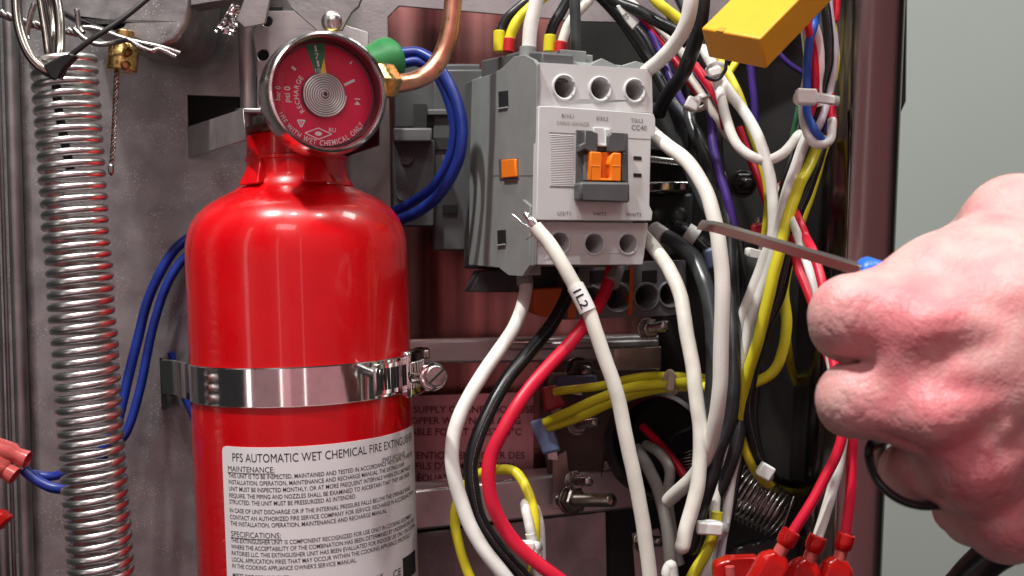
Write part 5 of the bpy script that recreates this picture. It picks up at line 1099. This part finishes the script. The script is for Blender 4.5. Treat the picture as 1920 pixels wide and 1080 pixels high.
# ================================================================== HAND
def hand():
    S = 1000.0
    def c3(px, py, d): return np.array([(px - 960) * d / FPX, -(py - 540) * d / FPX, -d]) * S    # mm, camera axes
    lo = np.array([c3(1480, 1120, .30)[0], c3(1900, 1130, .30)[1], -395.0]); hi = np.array([c3(2330, 500, .30)[0], c3(1900, 270, .32)[1], -272.0])
    h = .64
    nx, ny, nz = [int(v) for v in np.ceil((hi - lo) / h)]
    X = (lo[0] + h * np.arange(nx))[:, None, None].astype(np.float32); Y = (lo[1] + h * np.arange(ny))[None, :, None].astype(np.float32); Z = (lo[2] + h * np.arange(nz))[None, None, :].astype(np.float32)
    def cone(a, ra, b, rb):
        ba = b - a; L2 = float(ba @ ba)
        dx, dy, dz = X - a[0], Y - a[1], Z - a[2]
        t = np.clip((dx * ba[0] + dy * ba[1] + dz * ba[2]) / L2, 0, 1)
        return np.sqrt((dx - t * ba[0]) ** 2 + (dy - t * ba[1]) ** 2 + (dz - t * ba[2]) ** 2) - (ra + (rb - ra) * t)
    def smin(a, b, k):
        q = np.clip(.5 + .5 * (b - a) / k, 0, 1); return b + (a - b) * q - k * q * (1 - q)
    def chain(nodes, k=2.0):
        f = None; ps = [(c3(x, y, d), r * d / FPX * S) for x, y, d, r in nodes]
        for (a, ra), (b, rb) in zip(ps, ps[1:]):
            g_ = cone(a, ra, b, rb); f = g_ if f is None else smin(f, g_, k)
        return f
    idx = chain([(1722, 602, .302, 76), (1598, 594, .308, 77), (1588, 610, .330, 66), (1640, 630, .352, 58), (1690, 640, .358, 50)], 3)
    mid = chain([(1745, 775, .298, 74), (1603, 748, .308, 68), (1596, 758, .330, 60), (1650, 770, .352, 54), (1700, 775, .358, 46)], 3)
    rng = chain([(1815, 885, .302, 70), (1728, 885, .318, 62), (1706, 885, .338, 54), (1742, 880, .356, 50), (1790, 875, .362, 44)], 3)
    pnk = chain([(1885, 985, .314, 62), (1822, 968, .330, 52), (1800, 955, .346, 46), (1830, 940, .360, 42), (1870, 930, .366, 36)], 3)
    thb = chain([(2010, 480, .325, 100), (1905, 425, .328, 92), (1800, 490, .352, 62), (1700, 545, .362, 58), (1650, 560, .366, 46)], 5)
    palm = chain([(1722, 602, .304, 82), (1900, 590, .302, 110), (2140, 640, .315, 130)], 6)
    palm = smin(palm, chain([(1752, 775, .300, 80), (1920, 730, .302, 100), (2150, 690, .315, 130)], 6), 12)
    palm = smin(palm, chain([(1822, 885, .304, 76), (1960, 830, .308, 95), (2150, 740, .318, 125)], 6), 10)
    palm = smin(palm, chain([(1888, 985, .314, 68), (2000, 900, .316, 90), (2160, 780, .322, 118)], 6), 10)
    palm = smin(palm, chain([(1760, 530, .322, 66), (1850, 515, .318, 100), (2000, 560, .318, 110)], 6), 12)     # web muscle between thumb and index
    palm = smin(palm, chain([(1650, 558, .312, 58), (1760, 530, .312, 84), (1860, 510, .314, 100)], 6), 8)
    palm = smin(palm, chain([(2150, 690, .316, 150), (2400, 690, .320, 150)], 6), 14)
    # flesh between the knuckles
    palm = smin(palm, chain([(1700, 690, .300, 60), (1860, 690, .297, 96)], 6), 8)
    palm = smin(palm, chain([(1792, 832, .304, 58), (1920, 790, .304, 90)], 6), 8)
    palm = smin(palm, chain([(1862, 938, .312, 52), (1980, 870, .312, 84)], 6), 8)
    # knuckles and tendons: small ridges on the back of the hand
    for x, y, d, r in ((1728, 612, .292, 52), (1752, 782, .288, 50), (1828, 886, .292, 46), (1893, 985, .303, 40)):
        palm = smin(palm, chain([(x, y, d, r * .8), (x + 30, y - 4, d, r * .7)]), 12)
    for (x, y, d), (x2, y2, d2) in (((1760, 606, .2885), (2050, 640, .2905)), ((1790, 770, .2860), (2080, 690, .2905)), ((1860, 870, .2895), (2100, 740, .2945))):
        palm = smin(palm, chain([(x, y, d, 16), (x2, y2, d2, 16)]), 5)
    # veins under the skin
    for vn in ([(1990, 600, .2895, 9), (1900, 640, .2882, 9), (1850, 690, .2868, 9), (1800, 700, .2868, 8)], [(2020, 700, .2895, 9), (1930, 720, .2872, 9), (1880, 800, .2872, 9), (1850, 830, .288, 8)]):
        palm = smin(palm, chain(vn), 6)
    f = smin(idx, mid, 1.0); f = smin(f, rng, 1.2); f = smin(f, pnk, 1.2)
    f = smin(f, palm, 4.5); f = smin(f, thb, 7)
    # crease between index and middle finger, and the fold at the ring finger
    def cut(f, nodes, k):
        g_ = chain(nodes); return -smin(-f, g_, k)
    f = cut(f, [(1535, 674, .308, 9), (1640, 676, .306, 9), (1672, 670, .306, 4)], 1.5)
    f = cut(f, [(1640, 822, .296, 4), (1720, 830, .293, 4), (1760, 838, .292, 2)], 3.0)
    f = cut(f, [(1770, 938, .300, 4), (1830, 940, .298, 3)], 3.0)
    # ---- surface nets
    s = f < 0
    c = np.zeros((nx - 1, ny - 1, nz - 1), np.int8)
    for i in (0, 1):
        for j in (0, 1):
            for k in (0, 1): c += s[i:nx - 1 + i, j:ny - 1 + j, k:nz - 1 + k]
    act = (c > 0) & (c < 8); idm = -np.ones(act.shape, np.int64); I = np.argwhere(act); idm[act] = np.arange(len(I))
    acc = np.zeros((len(I), 3)); cnt = np.zeros(len(I))
    corners = [(i, j, k) for i in (0, 1) for j in (0, 1) for k in (0, 1)]
    for a in range(8):
        for ax_i in range(3):
            ca = corners[a]
            if ca[ax_i]: continue
            cb_ = list(ca); cb_[ax_i] = 1
            fa = f[I[:, 0] + ca[0], I[:, 1] + ca[1], I[:, 2] + ca[2]]; fb = f[I[:, 0] + cb_[0], I[:, 1] + cb_[1], I[:, 2] + cb_[2]]
            cr_ = (fa < 0) != (fb < 0); t = np.where(cr_, fa / np.where(cr_, fa - fb, 1), 0)
            p = np.tile(np.array(ca, float), (len(I), 1)); p[:, ax_i] += t
            acc += p * cr_[:, None]; cnt += cr_
    V = lo + h * (I + acc / cnt[:, None])
    faces = []
    for ax_i in range(3):
        o1, o2 = [(1, 2), (2, 0), (0, 1)][ax_i]
        sl0 = [slice(None)] * 3; sl1 = [slice(None)] * 3; sl0[ax_i] = slice(0, -1); sl1[ax_i] = slice(1, None)
        e0, e1 = s[tuple(sl0)], s[tuple(sl1)]; E = np.argwhere(e0 != e1)
        ok = (E[:, o1] > 0) & (E[:, o2] > 0) & (E[:, o1] < idm.shape[o1]) & (E[:, o2] < idm.shape[o2]); E = E[ok]
        q = []
        for d1, d2 in ((0, 0), (1, 0), (1, 1), (0, 1)):
            G = E.copy(); G[:, o1] -= 1 - d1; G[:, o2] -= 1 - d2; q.append(idm[G[:, 0], G[:, 1], G[:, 2]])
        Q = np.stack(q, 1); flip = e0[E[:, 0], E[:, 1], E[:, 2]]; Q[~flip] = Q[~flip][:, ::-1]; faces.append(Q)
    F = np.concatenate(faces); F = F[(F >= 0).all(1)]
    # smooth a little
    ed = np.concatenate([F[:, [0, 1]], F[:, [1, 2]], F[:, [2, 3]], F[:, [3, 0]]]); ed = np.concatenate([ed, ed[:, ::-1]])
    for _ in range(7):
        sm = np.zeros_like(V); nn = np.zeros(len(V)); np.add.at(sm, ed[:, 0], V[ed[:, 1]]); np.add.at(nn, ed[:, 0], 1); V = V * .45 + .55 * sm / np.maximum(nn, 1)[:, None]
    # skin folds: shallow creases across the fingers, strongest over the knuckles
    n1_, n2_ = V[F[:, 1]] - V[F[:, 0]], V[F[:, 3]] - V[F[:, 0]]; fnr = np.cross(n1_, n2_); nr = np.zeros_like(V)
    for k in range(4): np.add.at(nr, F[:, k], fnr)
    nr /= np.maximum(np.linalg.norm(nr, axis=1), 1e-9)[:, None]
    if ((V - V.mean(0)) * nr).sum() < 0: nr = -nr
    mk = np.full(len(V), .30)
    for x, y, d, r, k in ((1590, 600, .297, 9, 1.0), (1598, 748, .297, 9, 1.0), (1715, 605, .289, 12, .8), (1745, 780, .286, 11, .8), (1830, 885, .29, 11, .9), (1895, 985, .30, 11, .9), (1720, 885, .306, 9, .8), (1830, 470, .31, 14, .7)):
        mk = np.maximum(mk, k * np.exp(-((V - c3(x, y, d)) ** 2).sum(1) / (2 * r * r)))
    disp = np.empty(len(V))
    for i, (x, y, z) in enumerate(V.tolist()):
        w1 = mnoise.noise(Vector((x * .12, y * .12, z * .12))) * 1.6
        a_ = mnoise.noise(Vector((x * .42 + w1, y * .14, z * .42))); b_ = mnoise.noise(Vector((x * .20, y * .30 + w1, z * .3 + 9)))
        disp[i] = -.42 * max(0, 1 - abs(a_) * 5.5) - .22 * max(0, 1 - abs(b_) * 6) + .30 * mnoise.noise(Vector((x * .22, y * .22, z * .22 + 4)))
    V = V + nr * (disp * mk * .62)[:, None]
    Rm = np.array(CR); W = (V / S) @ Rm.T
    me = bpy.data.meshes.new('person'); me.from_pydata(W.tolist(), [], F.tolist()); me.update()
    me.polygons.foreach_set('use_smooth', [True] * len(me.polygons))
    # skin redness, kept as a colour attribute that belongs to the skin
    red = np.zeros(len(V))
    for x, y, d, r, k in ((1705, 610, .29, 14, 1.0), (1748, 790, .286, 14, .9), (1840, 880, .29, 14, .8), (1900, 985, .30, 12, .7), (1595, 610, .29, 9, .35), (1600, 750, .29, 8, .25), (1860, 560, .29, 16, .4), (1900, 400, .31, 14, .35), (1990, 720, .29, 20, .3)):
        red = np.maximum(red, k * np.exp(-((V - c3(x, y, d)) ** 2).sum(1) / (2 * r * r)))
    at = me.color_attributes.new('skin_redness', 'FLOAT_COLOR', 'POINT'); at.data.foreach_set('color', np.stack([red, red, red, np.ones_like(red)], 1).astype(np.float32).ravel())
    m = bpy.data.materials.new('skin'); m.use_nodes = True; N, L = m.node_tree.nodes, m.node_tree.links; b = N['Principled BSDF']
    b.inputs['Roughness'].default_value = .47; b.inputs['Subsurface Weight'].default_value = .35; b.inputs['Subsurface Radius'].default_value = (1, .3, .18); b.inputs['Subsurface Scale'].default_value = .004
    tc = N.new('ShaderNodeTexCoord'); at_n = N.new('ShaderNodeVertexColor'); at_n.layer_name = 'skin_redness'
    n1 = N.new('ShaderNodeTexNoise'); n1.inputs['Scale'].default_value = 95; n1.inputs['Detail'].default_value = 5; L.new(tc.outputs['Object'], n1.inputs['Vector'])
    ad = N.new('ShaderNodeMath'); ad.operation = 'MULTIPLY_ADD'; L.new(n1.outputs[0], ad.inputs[0]); ad.inputs[1].default_value = 2.0; ad.inputs[2].default_value = -.86
    a2 = N.new('ShaderNodeMath'); a2.operation = 'ADD'; a2.use_clamp = True; L.new(ad.outputs[0], a2.inputs[0]); L.new(at_n.outputs[0], a2.inputs[1])
    mx = N.new('ShaderNodeMix'); mx.data_type = 'RGBA'; L.new(a2.outputs[0], mx.inputs[0]); mx.inputs[6].default_value = (.66, .41, .38, 1); mx.inputs[7].default_value = (.66, .21, .23, 1)
    # freckles and small marks
    vf = N.new('ShaderNodeTexNoise'); vf.inputs['Scale'].default_value = 260; vf.inputs['Detail'].default_value = 2; L.new(tc.outputs['Object'], vf.inputs['Vector'])
    rf = N.new('ShaderNodeMapRange'); rf.inputs[1].default_value = .66; rf.inputs[2].default_value = .76; rf.inputs[4].default_value = .45; L.new(vf.outputs[0], rf.inputs[0])
    m3 = N.new('ShaderNodeMix'); m3.data_type = 'RGBA'; L.new(rf.outputs[0], m3.inputs[0]); L.new(mx.outputs[2], m3.inputs[6]); m3.inputs[7].default_value = (.45, .20, .14, 1)
    L.new(m3.outputs[2], b.inputs['Base Color'])
    v = N.new('ShaderNodeTexVoronoi'); v.inputs['Scale'].default_value = 1100; L.new(tc.outputs['Object'], v.inputs['Vector'])
    n2 = N.new('ShaderNodeTexNoise'); n2.inputs['Scale'].default_value = 75; n2.inputs['Detail'].default_value = 7; n2.inputs['Distortion'].default_value = .4
    mpv = N.new('ShaderNodeMapping'); mpv.inputs['Scale'].default_value = (2.0, 1, .8); L.new(tc.outputs['Object'], mpv.inputs[0]); L.new(mpv.outputs[0], n2.inputs['Vector'])
    hm = N.new('ShaderNodeMath'); hm.operation = 'MULTIPLY_ADD'; L.new(v.outputs['Distance'], hm.inputs[0]); hm.inputs[1].default_value = .18; L.new(n2.outputs[0], hm.inputs[2])
    bp = N.new('ShaderNodeBump'); bp.inputs['Strength'].default_value = .45; bp.inputs['Distance'].default_value = .0016; L.new(hm.outputs[0], bp.inputs['Height']); L.new(bp.outputs[0], b.inputs['Normal'])
    me.materials.append(m)
    o = bpy.data.objects.new('person', me); COL.objects.link(o)
    tag(o, 'bare pinkish hand of a person gripping the screwdriver', 'person')
hand()
# black ring on the ring finger and black cable at the lower right
rgp = spline(px3([(1640, 830, .318), (1630, 862, .312), (1648, 905, .306), (1690, 938, .304), (1742, 948, .306), (1790, 930, .325), (1780, 850, .372), (1700, 815, .372)]), 10, True)
o = MB().tube(rgp, rpx(15, .31), 14, True, flat=.55).build('finger_ring', BLKPL, angle=70); tag(o, 'black band looped round the curled ring finger', 'ring')
wire([(1770, 1130, .36), (1830, 1070, .358), (1900, 1020, .352), (1990, 960, .345)], 34, CBLK, 'thick black cable under the wrist at the lower corner', 'cable', 'cable')
